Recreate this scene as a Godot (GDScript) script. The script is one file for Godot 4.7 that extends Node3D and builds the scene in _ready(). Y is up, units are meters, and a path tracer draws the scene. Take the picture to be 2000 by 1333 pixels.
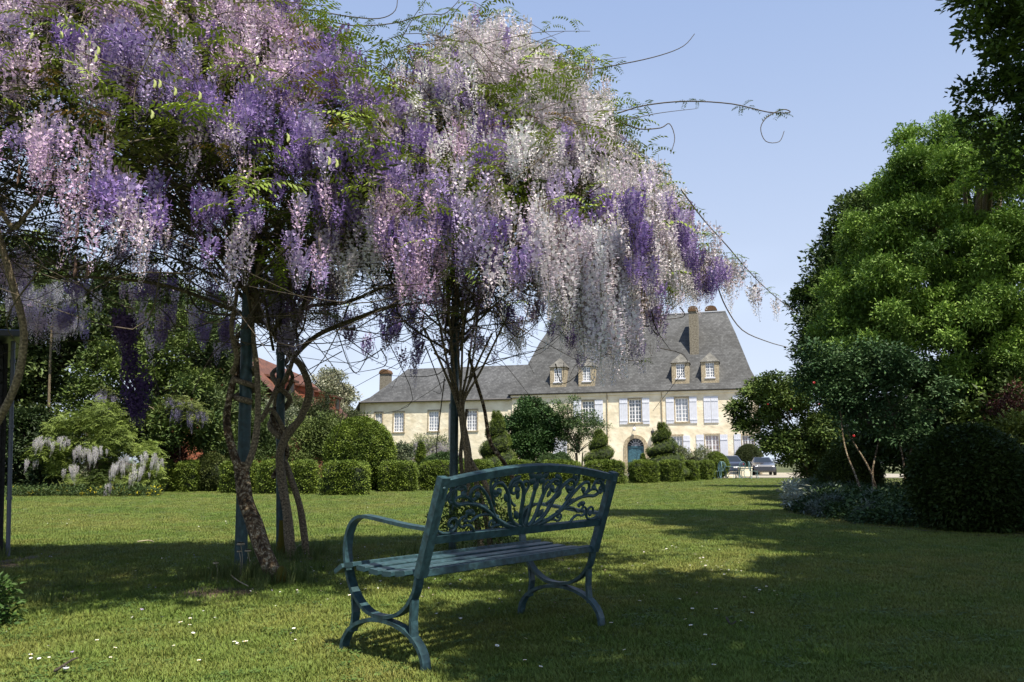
extends Node3D
# A manor garden seen past a flowering wisteria arbour and a teal iron bench. y up, metres; the camera stands at the origin and looks along -z.

const FOCAL := 1556.0
const PITCH := 0.15209
const EYE := 0.9
var rng := RandomNumberGenerator.new()
var bumps := FastNoiseLite.new()
var M := {}
var used := {}


class Shape:
	var v := PackedVector3Array()
	var n := PackedVector3Array()
	var c := PackedColorArray()
	var uv := PackedVector2Array()
	var ix := PackedInt32Array()
	var col := Color(1, 1, 1)

	func vert(p: Vector3, nn: Vector3, t := Vector2.ZERO) -> int:
		v.append(p)
		n.append(nn)
		c.append(col)
		uv.append(t)
		return v.size() - 1

	func tri(a: Vector3, b: Vector3, d: Vector3) -> void:  # counter-clockwise from outside
		var nn := (b - a).cross(d - a).normalized()
		var i := vert(a, nn)
		vert(b, nn)
		vert(d, nn)
		ix.append_array(PackedInt32Array([i, i + 2, i + 1]))

	func quad(a: Vector3, b: Vector3, d: Vector3, e: Vector3, us := Vector2.ZERO, ue := Vector2.ZERO) -> void:
		var nn := (b - a).cross(d - a)
		if nn.length() < 1e-9:
			nn = (d - a).cross(e - a)
		nn = nn.normalized()
		var i := vert(a, nn, us)
		vert(b, nn, Vector2(ue.x, us.y))
		vert(d, nn, ue)
		vert(e, nn, Vector2(us.x, ue.y))
		ix.append_array(PackedInt32Array([i, i + 2, i + 1, i, i + 3, i + 2]))

	func quad_uv(p: Array, t: Array) -> void:
		var nn: Vector3 = ((p[1] - p[0]) as Vector3).cross(p[2] - p[0])
		if nn.length() < 1e-7:
			nn = ((p[2] - p[0]) as Vector3).cross(p[3] - p[0])
		nn = nn.normalized()
		var i := vert(p[0], nn, t[0])
		for k in range(1, 4):
			vert(p[k], nn, t[k])
		ix.append_array(PackedInt32Array([i, i + 2, i + 1, i, i + 3, i + 2]))

	func box(o: Vector3, s: Vector3, b := Basis()) -> void:
		var h := s / 2
		for k in 3:
			for q in [-1.0, 1.0]:
				var d := Vector3.ZERO
				d[k] = q
				var e1 := Vector3.ZERO
				e1[(k + 1) % 3] = q
				var e2 := Vector3.ZERO
				e2[(k + 2) % 3] = 1
				var f := d * h
				var x := e1 * h
				var y := e2 * h
				quad(o + b * (f - x - y), o + b * (f + x - y), o + b * (f + x + y), o + b * (f - x + y), Vector2.ZERO, Vector2.ONE)

	func span(lo: Vector3, hi: Vector3) -> void:
		box((lo + hi) / 2, (hi - lo).abs())

	# a bar along x with chamfered long edges
	func bar(o: Vector3, s: Vector3, ch: float, b := Basis()) -> void:
		var y := s.y / 2
		var z := s.z / 2
		var ring := [Vector2(y - ch, z), Vector2(y, z - ch), Vector2(y, -z + ch), Vector2(y - ch, -z), Vector2(-y + ch, -z), Vector2(-y, -z + ch), Vector2(-y, z - ch), Vector2(-y + ch, z)]
		var x := s.x / 2
		for k in 8:
			var p: Vector2 = ring[k]
			var q: Vector2 = ring[(k + 1) % 8]
			quad(o + b * Vector3(-x, q.x, q.y), o + b * Vector3(-x, p.x, p.y), o + b * Vector3(x, p.x, p.y), o + b * Vector3(x, q.x, q.y))
		for k in range(1, 7):
			var p0: Vector2 = ring[0]
			var p1: Vector2 = ring[k]
			var p2: Vector2 = ring[k + 1]
			tri(o + b * Vector3(x, p0.x, p0.y), o + b * Vector3(x, p2.x, p2.y), o + b * Vector3(x, p1.x, p1.y))
			tri(o + b * Vector3(-x, p0.x, p0.y), o + b * Vector3(-x, p1.x, p1.y), o + b * Vector3(-x, p2.x, p2.y))

	func tube(p: PackedVector3Array, r: PackedFloat32Array, sides := 6, knots := 0.0) -> void:
		if p.size() < 2:
			return
		var up := Vector3(0.13, 0.31, 0.94)
		var first := v.size()
		for i in p.size():
			var t := (p[mini(i + 1, p.size() - 1)] - p[maxi(i - 1, 0)]).normalized()
			up = (up - t * up.dot(t))
			if up.length() < 0.01:
				up = t.cross(Vector3(1, 0, 0.2))
			up = up.normalized()
			var w := t.cross(up)
			var rr := r[mini(i, r.size() - 1)]
			for k in sides:
				var a := TAU * k / sides
				var d := up * cos(a) + w * sin(a)
				var kk := 1.0
				if knots > 0.0:
					kk = 1.0 + knots * sin(k * 2.4 + i * 0.35) * cos(k * 1.3 - i * 0.22)
				vert(p[i] + d * rr * kk, d, Vector2(float(k) / sides, i * 0.3))
		for i in p.size() - 1:
			for k in sides:
				var a := first + i * sides + k
				var b := first + i * sides + (k + 1) % sides
				ix.append_array(PackedInt32Array([a, b + sides, b, a, a + sides, b + sides]))
		for e in [0, p.size() - 1]:
			var m := vert(p[e], (p[e] - p[1 if e == 0 else e - 1]).normalized())
			var f: int = first + e * sides
			for k in sides:
				if e == 0:
					ix.append_array(PackedInt32Array([m, f + k, f + (k + 1) % sides]))
				else:
					ix.append_array(PackedInt32Array([m, f + (k + 1) % sides, f + k]))

	# a flat bar swept along p; its width runs along side, its thickness across
	func ribbon(p: PackedVector3Array, side: Vector3, w: float, th: float) -> void:
		var rings := []
		for i in p.size():
			var t := (p[mini(i + 1, p.size() - 1)] - p[maxi(i - 1, 0)]).normalized()
			var o := side.cross(t).normalized()
			rings.append([p[i] - side * w / 2 - o * th / 2, p[i] + side * w / 2 - o * th / 2, p[i] + side * w / 2 + o * th / 2, p[i] - side * w / 2 + o * th / 2])
		for i in p.size() - 1:
			for k in 4:
				var a: Vector3 = rings[i][k]
				var b: Vector3 = rings[i][(k + 1) % 4]
				quad(b, a, rings[i + 1][k], rings[i + 1][(k + 1) % 4])
		var s: Array = rings[0]
		quad(s[0], s[1], s[2], s[3])
		s = rings[-1]
		quad(s[3], s[2], s[1], s[0])

	func ball(o: Vector3, r: Vector3, seg := 8, ring := 6) -> void:
		lathe_fn(o, seg, ring, func(a: float, t: float) -> Vector3: return Vector3(r.x * sin(PI * t) * cos(a), r.y * cos(PI * t), r.z * sin(PI * t) * sin(a)))

	# a closed surface point(angle, t) with t from top 0 to bottom 1; smooth normals
	func lathe_fn(o: Vector3, seg: int, ring: int, fn: Callable) -> void:
		var first := v.size()
		for j in ring + 1:
			for i in seg:
				vert(o + fn.call(TAU * i / seg, float(j) / ring), Vector3.UP)
		for j in ring + 1:
			for i in seg:
				var at := first + j * seg + i
				var east := v[first + j * seg + (i + 1) % seg] - v[first + j * seg + (i + seg - 1) % seg]
				var south := v[first + mini(j + 1, ring) * seg + i] - v[first + maxi(j - 1, 0) * seg + i]
				var nn := east.cross(south) * -1.0
				if nn.length() < 1e-9:
					nn = Vector3.UP if j == 0 else Vector3.DOWN
				nn = nn.normalized()
				if nn.dot(v[at] - o - Vector3(0, (v[at] - o).y * 0.6, 0)) < 0.0 and absf(nn.y) < 0.9:
					nn = -nn
				n[at] = nn
		for j in ring:
			for i in seg:
				var a := first + j * seg + i
				var b := first + j * seg + (i + 1) % seg
				ix.append_array(PackedInt32Array([a, b + seg, b, a, a + seg, b + seg]))

	func mesh() -> ArrayMesh:
		var m := ArrayMesh.new()
		if v.is_empty():
			return m
		var a := []
		a.resize(Mesh.ARRAY_MAX)
		a[Mesh.ARRAY_VERTEX] = v
		a[Mesh.ARRAY_NORMAL] = n
		a[Mesh.ARRAY_COLOR] = c
		a[Mesh.ARRAY_TEX_UV] = uv
		a[Mesh.ARRAY_INDEX] = ix
		m.add_surface_from_arrays(Mesh.PRIMITIVE_TRIANGLES, a)
		return m


# ---------------------------------------------------------------- helpers
func at(px: float, py: float, d: float) -> Vector3:  # the point d metres in front of the camera along that line of sight
	var a := (px - 1000.0) / FOCAL
	var b := (666.5 - py) / FOCAL
	var dz := cos(PITCH) - b * sin(PITCH)
	return Vector3(a / dz * d, EYE + (b * cos(PITCH) + sin(PITCH)) / dz * d, -d)


func lin(r: float, g: float, b: float) -> Color:  # a real-world base colour
	return Color(r, g, b).linear_to_srgb()


func numbered(called: String) -> String:
	if not used.has(called):
		used[called] = 0
		return called
	used[called] += 1
	return "%s_%03d" % [called, used[called]]


func tag(o: Node, label: String, category := "", group := "", kind := "") -> Node:
	if label:
		o.set_meta("label", label)
	if category:
		o.set_meta("category", category)
	if group:
		o.set_meta("group", group)
	if kind:
		o.set_meta("kind", kind)
	return o


func thing(called: String, label: String, category: String, where := Vector3.ZERO, turn := 0.0, group := "") -> Node3D:
	var o := Node3D.new()
	o.name = numbered(called)
	add_child(o)
	o.position = where
	o.rotation.y = turn
	tag(o, label, category, group)
	return o


func put(called: String, s, m: Material, parent: Node = null) -> MeshInstance3D:
	var o := MeshInstance3D.new()
	var top := parent == null
	var taken := false
	if not top:
		var key := str(parent.get_instance_id()) + called
		if used.has(key):
			used[key] += 1
			taken = true
			o.name = "%s_%03d" % [called, used[key]]
		else:
			used[key] = 0
	if not taken:
		o.name = numbered(called) if top else called
	o.mesh = s.mesh() if s is Shape else s
	o.material_override = m
	(self if top else parent).add_child(o, true)
	return o


func stuff(called: String, parent: Node, mesh: Mesh, m: Material, places: Array, tints: PackedColorArray) -> MultiMeshInstance3D:
	var mm := MultiMesh.new()
	mm.transform_format = MultiMesh.TRANSFORM_3D
	mm.use_colors = true
	mm.mesh = mesh
	mm.instance_count = places.size()
	var buf := PackedFloat32Array()
	buf.resize(places.size() * 16)
	var k := 0
	for i in places.size():
		var t: Transform3D = places[i]
		var b := t.basis
		buf[k] = b.x.x
		buf[k + 1] = b.y.x
		buf[k + 2] = b.z.x
		buf[k + 3] = t.origin.x
		buf[k + 4] = b.x.y
		buf[k + 5] = b.y.y
		buf[k + 6] = b.z.y
		buf[k + 7] = t.origin.y
		buf[k + 8] = b.x.z
		buf[k + 9] = b.y.z
		buf[k + 10] = b.z.z
		buf[k + 11] = t.origin.z
		var q := tints[i]
		buf[k + 12] = q.r
		buf[k + 13] = q.g
		buf[k + 14] = q.b
		buf[k + 15] = 1.0
		k += 16
	mm.buffer = buf
	var o := MultiMeshInstance3D.new()
	o.multimesh = mm
	o.material_override = m
	if parent == null:
		o.name = numbered(called)
		add_child(o)
	else:
		o.name = called
		parent.add_child(o, true)
	o.set_meta("kind", "stuff")
	return o


func ran(a: float, b: float) -> float:
	return rng.randf_range(a, b)


func direction() -> Vector3:
	var y := ran(-1, 1)
	var a := ran(0, TAU)
	var r := sqrt(1 - y * y)
	return Vector3(r * cos(a), y, r * sin(a))


func tilted(amount: float) -> Basis:  # turned about y at random and tipped a little
	return Basis(Vector3.UP, ran(0, TAU)) * Basis(Vector3(cos(ran(0, TAU)), 0, sin(ran(0, TAU))).normalized(), ran(-amount, amount))


func smooth(p: Array, each := 6) -> PackedVector3Array:  # a curve through the points
	var out := PackedVector3Array()
	for i in p.size() - 1:
		var a: Vector3 = p[maxi(i - 1, 0)]
		var b: Vector3 = p[i]
		var d: Vector3 = p[i + 1]
		var e: Vector3 = p[mini(i + 2, p.size() - 1)]
		for k in each:
			out.append(b.cubic_interpolate(d, a, e, float(k) / each))
	out.append(p[-1])
	return out


func taper(count: int, a: float, b: float) -> PackedFloat32Array:
	var out := PackedFloat32Array()
	for i in count:
		out.append(lerpf(a, b, float(i) / maxi(count - 1, 1)))
	return out


func noise_map(frequency: float, dark: Color, light: Color, seed_: int, size := 256, octaves := 4) -> NoiseTexture2D:
	var f := FastNoiseLite.new()
	f.seed = seed_
	f.frequency = frequency
	f.fractal_octaves = octaves
	var g := Gradient.new()
	g.set_color(0, dark)
	g.set_color(1, light)
	var t := NoiseTexture2D.new()
	t.width = size
	t.height = size
	t.seamless = true
	t.noise = f
	t.color_ramp = g
	return t


func bump_map(frequency: float, seed_: int, strength := 4.0, size := 256) -> NoiseTexture2D:
	var f := FastNoiseLite.new()
	f.seed = seed_
	f.frequency = frequency
	f.fractal_octaves = 4
	var t := NoiseTexture2D.new()
	t.width = size
	t.height = size
	t.seamless = true
	t.as_normal_map = true
	t.bump_strength = strength
	t.noise = f
	return t


func plain(color: Color, rough := 0.8, texture: Texture2D = null, scale := 1.0, world := true) -> StandardMaterial3D:
	var m := StandardMaterial3D.new()
	m.albedo_color = color
	m.roughness = rough
	if texture:
		m.albedo_texture = texture
		m.uv1_triplanar = true
		m.uv1_world_triplanar = world
		m.uv1_scale = Vector3.ONE * scale
	return m


func with_bumps(m: StandardMaterial3D, t: Texture2D, amount: float) -> StandardMaterial3D:
	m.normal_enabled = true
	m.normal_texture = t
	m.normal_scale = amount
	return m


func leafy(back := 0.5, rough := 0.55) -> StandardMaterial3D:  # takes its colour from the copies
	var m := StandardMaterial3D.new()
	m.vertex_color_use_as_albedo = true
	m.roughness = rough
	m.metallic_specular = 0.3
	m.backlight_enabled = true
	m.backlight = Color(back, back, back)
	m.cull_mode = BaseMaterial3D.CULL_DISABLED
	return m


# ---------------------------------------------------------------- plant pieces
func leaf_spray(count: int, reach: float, length: float, width: float, seed_: int, lift := 0.3) -> ArrayMesh:
	var r := RandomNumberGenerator.new()
	r.seed = seed_
	var s := Shape.new()
	for i in count:
		var a := r.randf_range(0, TAU)
		var y := r.randf_range(-0.8, 1)
		var o := Vector3(cos(a) * sqrt(1 - y * y * 0.8), y * 0.8, sin(a) * sqrt(1 - y * y * 0.8)) * reach * pow(r.randf(), 0.5)
		var out := (o.normalized() + Vector3(r.randf_range(-0.8, 0.8), r.randf_range(-0.5, 0.5) + lift * 0.3, r.randf_range(-0.8, 0.8))).normalized()
		var side := out.cross(Vector3(r.randf_range(-0.6, 0.6), 1, r.randf_range(-0.6, 0.6))).normalized()
		var up := side.cross(out).normalized()
		var l := length * r.randf_range(0.7, 1.25)
		var w := width * r.randf_range(0.75, 1.2) / 2
		var tone := r.randf_range(0.72, 1.28)
		s.col = Color(tone * r.randf_range(0.9, 1.12), tone, tone * r.randf_range(0.8, 1.05))
		var mid := o + out * l * 0.45 - up * l * 0.02
		var tip := o + out * l - up * l * 0.16
		s.tri(o, mid - side * w + up * w * 0.25, tip)
		s.tri(o, tip, mid + side * w + up * w * 0.25)
	return s.mesh()


func pinnate_leaf(pairs: int, length: float, leaflet: float, seed_: int) -> ArrayMesh:  # a wisteria leaf: leaflets along a drooping stalk
	var r := RandomNumberGenerator.new()
	r.seed = seed_
	var s := Shape.new()
	for leaf in 3:
		var turn := Basis(Vector3.UP, leaf * 2.1 + r.randf_range(-0.4, 0.4))
		var tone := r.randf_range(0.8, 1.2)
		for i in pairs:
			var t := float(i + 1) / pairs
			var o := Vector3(length * t, length * (0.35 * t - 0.55 * t * t), 0)
			for q in [-1.0, 1.0]:
				s.col = Color(tone * r.randf_range(0.9, 1.1), tone * r.randf_range(0.92, 1.08), tone)
				var out := Vector3(0.45, -0.25 + r.randf_range(-0.25, 0.2), q).normalized()
				var side := out.cross(Vector3.UP).normalized()
				var l := leaflet * (1.0 - 0.35 * absf(t - 0.5)) * r.randf_range(0.85, 1.15)
				var w := l * 0.2
				var mid := o + out * l * 0.45
				var tip := o + out * l + Vector3(0, -l * 0.15, 0)
				s.tri(turn * o, turn * (mid - side * w), turn * tip)
				s.tri(turn * o, turn * tip, turn * (mid + side * w))
	return s.mesh()


func raceme(length: float, wide: float, count: int, seed_: int, floret := 0.019, keel := 0.6) -> ArrayMesh:  # a hanging cluster: open florets at the top, buds at the tip
	var r := RandomNumberGenerator.new()
	r.seed = seed_
	var s := Shape.new()
	var bend := Vector3(r.randf_range(-0.12, 0.12), 0, r.randf_range(-0.12, 0.12)) * length
	s.col = Color(0.45, 0.5, 0.3)
	var stalk := PackedVector3Array()
	for i in 5:
		var t := i / 4.0
		stalk.append(Vector3(0, 0.05 - t * (length + 0.05), 0) + bend * t * t)
	s.tube(stalk, taper(5, 0.0022, 0.0008), 3)
	for i in count:
		var t := pow((i + r.randf()) / count, 0.9)
		var open := clampf((0.86 - t) * 3.0, 0.35, 1.0)
		var a := i * 2.4 + r.randf_range(-0.4, 0.4)
		var out := Vector3(cos(a), 0, sin(a))
		var side := Vector3(-sin(a), 0, cos(a))
		var rad := wide * pow(1.0 - t, 0.55) * r.randf_range(0.55, 1.05) + 0.004
		var o := Vector3(0, -t * length - rad * 0.25, 0) + bend * t * t + out * rad
		var f := floret * open * r.randf_range(0.8, 1.2)
		var tone := r.randf_range(0.82, 1.15)
		# the banner, folded along its middle and facing outwards
		s.col = Color(tone, tone, tone)
		var up := (Vector3.UP * 0.9 + out * r.randf_range(0.1, 0.7)).normalized()
		s.tri(o, o + up * f * 0.7 + side * f * 0.62 + out * f * 0.12, o + up * f * 1.15)
		s.tri(o, o + up * f * 1.15, o + up * f * 0.7 - side * f * 0.62 + out * f * 0.12)
		# the keel and wings below it
		s.col = Color(tone * (keel + 0.05), tone * (keel - 0.02), tone * lerpf(keel, 1.0, 0.45))
		var nose := o + out * f * 0.95 - Vector3(0, f * 0.2, 0)
		s.tri(o + side * f * 0.1, nose, o - Vector3(0, f * 0.35, 0) + side * f * 0.22)
		s.tri(o - side * f * 0.1, o - Vector3(0, f * 0.35, 0) - side * f * 0.22, nose)
	return s.mesh()


# leaf sprays over the outsides of clumps: blobs are [centre, radius (Vector3)]
func foliage(called: String, parent: Node, origin: Vector3, blobs: Array, count: int, mesh: Mesh, m: Material, dark: Color, light: Color, size: Vector2, inside := 0.22, low := -0.75) -> void:
	var total := 0.0
	for b in blobs:
		total += b[1].x * b[1].y
	var places := []
	var tints := PackedColorArray()
	for b in blobs:
		var own := ran(0.0, 1.0)
		for i in int(ceil(count * b[1].x * b[1].y / total)):
			var d := direction()
			if d.y < low:
				d.y = -d.y
			var q: float = 1.0 - inside * absf(rng.randfn(0, 0.6)) + 0.14 * bumps.get_noise_3dv((b[0] + d * b[1]) * 55.0 / maxf(b[1].x, 0.3))
			q += 0.22 * bumps.get_noise_3dv((b[0] + d * b[1]) * 160.0 / maxf(b[1].x, 0.3))
			if i % 8 == 0:
				q *= ran(1.0, 1.32)
			var p: Vector3 = b[0] + d * b[1] * q
			if p.y < 0.02:
				continue
			var z := ran(size.x, size.y)
			places.append(Transform3D(tilted(0.9).scaled(Vector3.ONE * z), p - origin))
			var tone := clampf(0.5 + 0.55 * bumps.get_noise_3dv(p * 22.0) + 0.3 * (own - 0.5) + ran(-0.3, 0.3), 0, 1)
			tints.append(dark.lerp(light, tone))
	stuff(called, parent, mesh, m, places, tints)


func clumps(big: Array, each: int, ratio: float, spread := 0.8) -> Array:  # smaller clumps scattered over big ones
	var out := []
	for b in big:
		for i in each:
			var d := direction()
			d.y = d.y * 0.9 + 0.1
			var r: Vector3 = b[1] * ratio * Vector3(ran(0.7, 1.45), ran(0.55, 1.05), ran(0.7, 1.45))
			out.append([b[0] + d * b[1] * spread * ran(0.75, 1.1), r])
	return out


func limbs(base: Vector3, blobs: Array, thick: float, count: int) -> Shape:  # limbs from the trunk to the clumps
	var s := Shape.new()
	s.col = Color(1, 1, 1)
	for i in count:
		var b: Array = blobs[(i * 7) % blobs.size()]
		var e: Vector3 = b[0]
		var m := base.lerp(e, 0.5) + Vector3(ran(-0.3, 0.3), ran(-0.1, 0.5), ran(-0.3, 0.3)) * (e - base).length() * 0.25
		var p := smooth([base, m, e], 5)
		s.tube(p, taper(p.size(), thick * ran(0.35, 0.7), thick * 0.08), 5)
	return s


func tree(called: String, label: String, category: String, foot: Vector3, trunk_top: Vector3, thick: float, blobs: Array, count: int, mesh: Mesh, m: Material, dark: Color, light: Color, size: Vector2, bark: Material, group := "", stems := 1) -> Node3D:
	var o := thing(called, label, category, foot, 0, group)
	for k in stems:
		var s := Shape.new()
		var lean := Vector3.ZERO if stems == 1 else Vector3(cos(k * 2.2), 0, sin(k * 2.2)) * thick * 3.0
		var mid := foot.lerp(trunk_top, 0.5) + Vector3(ran(-1, 1), 0, ran(-1, 1)) * thick * 0.9 + lean
		var p := smooth([foot + lean * 0.4 - Vector3(0, 0.1, 0) - foot, mid - foot, trunk_top + lean * 1.5 - foot], 6)
		var rad := taper(p.size(), thick, thick * 0.5)
		rad[0] *= 1.35
		s.tube(p, rad, 9, 0.12)
		put("trunk", s, bark, o)
	var l := limbs(trunk_top - foot, blobs.map(func(b): return [b[0] - foot, b[1]]), thick, mini(26, blobs.size()))
	tag(put("limbs", l, bark, o), "", "", "", "stuff")
	foliage("crown", o, foot, blobs, count, mesh, m, dark, light, size)
	return o


# a clipped shrub: a dense body fn(angle, t) with short leaf sprays all over it
func clipped(called: String, label: String, category: String, foot: Vector3, fn: Callable, count: int, seg: int, ring: int, dark: Color, light: Color, size: Vector2, group := "") -> Node3D:
	var o := thing(called, label, category, foot, 0, group)
	var s := Shape.new()
	var rough := func(a: float, t: float) -> Vector3:
		var p: Vector3 = fn.call(a, t)
		return p * 0.95 + p.normalized() * 0.045 * bumps.get_noise_3dv((p + foot) * 60.0)
	s.lathe_fn(Vector3.ZERO, seg, ring, rough)
	put("body", s, M.hedge_body, o)
	var places := []
	var tints := PackedColorArray()
	for i in count:
		var a := ran(0, TAU)
		var t := ran(0.0, 1.0)
		var p: Vector3 = fn.call(a, t)
		var back: Vector3 = foot + p
		if (p.x * back.x + p.z * back.z) / (Vector2(back.x, back.z).length() + 0.01) > 0.45 * Vector2(p.x, p.z).length() and rng.randf() < 0.7:
			continue  # fewer on the far side
		p += p.normalized() * (ran(-0.05, 0.03) + 0.025 * bumps.get_noise_3dv((p + foot) * 60.0))
		if p.y < 0.0:
			continue
		places.append(Transform3D(tilted(0.9).scaled(Vector3.ONE * ran(size.x, size.y)), p))
		tints.append(dark.lerp(light, clampf(0.5 + 0.5 * bumps.get_noise_3dv((p + foot) * 45.0) + ran(-0.35, 0.35), 0, 1)))
	stuff("foliage", o, M.tiny_spray, M.leaf, places, tints)
	return o


func round_bush(r: Vector3, low := 0.05) -> Callable:  # a ball that sits on the ground
	return func(a: float, t: float) -> Vector3:
		var e := PI * (0.02 + 0.86 * t)
		return Vector3(r.x * sin(e) * cos(a), low + r.y * (0.88 + cos(e)) / 1.88 , r.z * sin(e) * sin(a))


func box_bush(h: Vector3, turn: float) -> Callable:  # a hedge block with rounded corners
	return func(a: float, t: float) -> Vector3:
		var e := PI * t
		var d := Vector3(sin(e) * cos(a), cos(e), sin(e) * sin(a))
		var q := pow(pow(absf(d.x) / h.x, 8.0) + pow(absf(d.y) / h.y, 8.0) + pow(absf(d.z) / h.z, 8.0), -0.125)
		return (d * q + Vector3(0, h.y, 0)).rotated(Vector3.UP, turn)


func spiral_bush(height: float, r: float, turns: float) -> Callable:  # a cone clipped into a spiral
	return func(a: float, t: float) -> Vector3:
		var cone := r * (0.1 + 0.9 * pow(t, 0.9))
		var w := fposmod(t * turns - a / TAU, 1.0)
		var groove := 0.52 + 0.50 * pow(sin(PI * clampf(w * 1.02, 0, 1)), 0.65) if turns > 1.0 else 1.0
		if t <= 0.0 or t >= 1.0:
			groove = 0.05
		return Vector3(cone * groove * cos(a), height * (1.0 - t) + 0.03, cone * groove * sin(a))


# ---------------------------------------------------------------- the scene
func _ready() -> void:
	rng.seed = 20240511
	bumps.seed = 7
	bumps.frequency = 0.03
	bumps.fractal_octaves = 3

	var cam := Camera3D.new()
	cam.name = "camera"
	cam.fov = rad_to_deg(2.0 * atan(666.5 / FOCAL))
	cam.near = 0.05
	cam.far = 3000.0
	cam.position = Vector3(0, EYE, 0)
	cam.rotation.x = PITCH
	add_child(cam)
	cam.current = true

	var env := Environment.new()
	var sky := Sky.new()
	var air := ProceduralSkyMaterial.new()
	air.sky_top_color = lin(0.142, 0.222, 0.415)
	air.sky_horizon_color = lin(0.49, 0.55, 0.635)
	air.sky_curve = 0.29
	air.ground_bottom_color = lin(0.05, 0.07, 0.03)
	air.ground_horizon_color = lin(0.25, 0.30, 0.30)
	air.sun_angle_max = 4.0
	air.sky_cover = cirrus()
	air.sky_cover_modulate = Color(1, 1, 1, 0.6)
	sky.sky_material = air
	env.background_mode = Environment.BG_SKY
	env.sky = sky
	env.tonemap_mode = Environment.TONE_MAPPER_LINEAR
	env.tonemap_exposure = 1.75
	env.sdfgi_enabled = true
	env.ssao_enabled = true
	env.ssil_enabled = true
	var we := WorldEnvironment.new()
	we.name = "world_environment"
	we.environment = env
	add_child(we)

	var sun := DirectionalLight3D.new()
	sun.name = "sun"
	sun.light_energy = 1.6
	sun.light_color = Color(1.0, 0.968, 0.91)
	sun.light_angular_distance = 0.55
	sun.shadow_enabled = true
	sun.transform = Transform3D(Basis(), Vector3(9.0, 37.5, 15.3)).looking_at(Vector3.ZERO, Vector3.UP)
	add_child(sun)

	materials()
	ground()
	manor()
	wing()
	barn()
	distance_things()
	hedges()
	forecourt()
	left_border()
	right_border()
	overhead_tree()
	shed()
	arbour()
	wisteria()
	bench()
	lawn_life()


func cirrus() -> ImageTexture:  # thin veils of high cloud
	var im := Image.create(512, 256, false, Image.FORMAT_RGBA8)
	var f := FastNoiseLite.new()
	f.seed = 3
	f.frequency = 0.9
	f.fractal_octaves = 4
	for y in 128:
		var el := (0.5 - (y + 0.5) / 256.0) * PI
		for x in 512:
			var az := x / 512.0 * TAU
			var d := Vector3(cos(az) * cos(el), sin(el), sin(az) * cos(el))
			var p := d / (d.y + 0.25)
			var q := clampf(f.get_noise_3d(p.x * 1.1 + p.z * 0.5, p.z * 0.4, 0.0) * 1.9 + 0.15, 0, 1)
			im.set_pixel(x, y, Color(0.62, 0.66, 0.72, q * 0.34))
	return ImageTexture.create_from_image(im)


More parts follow.
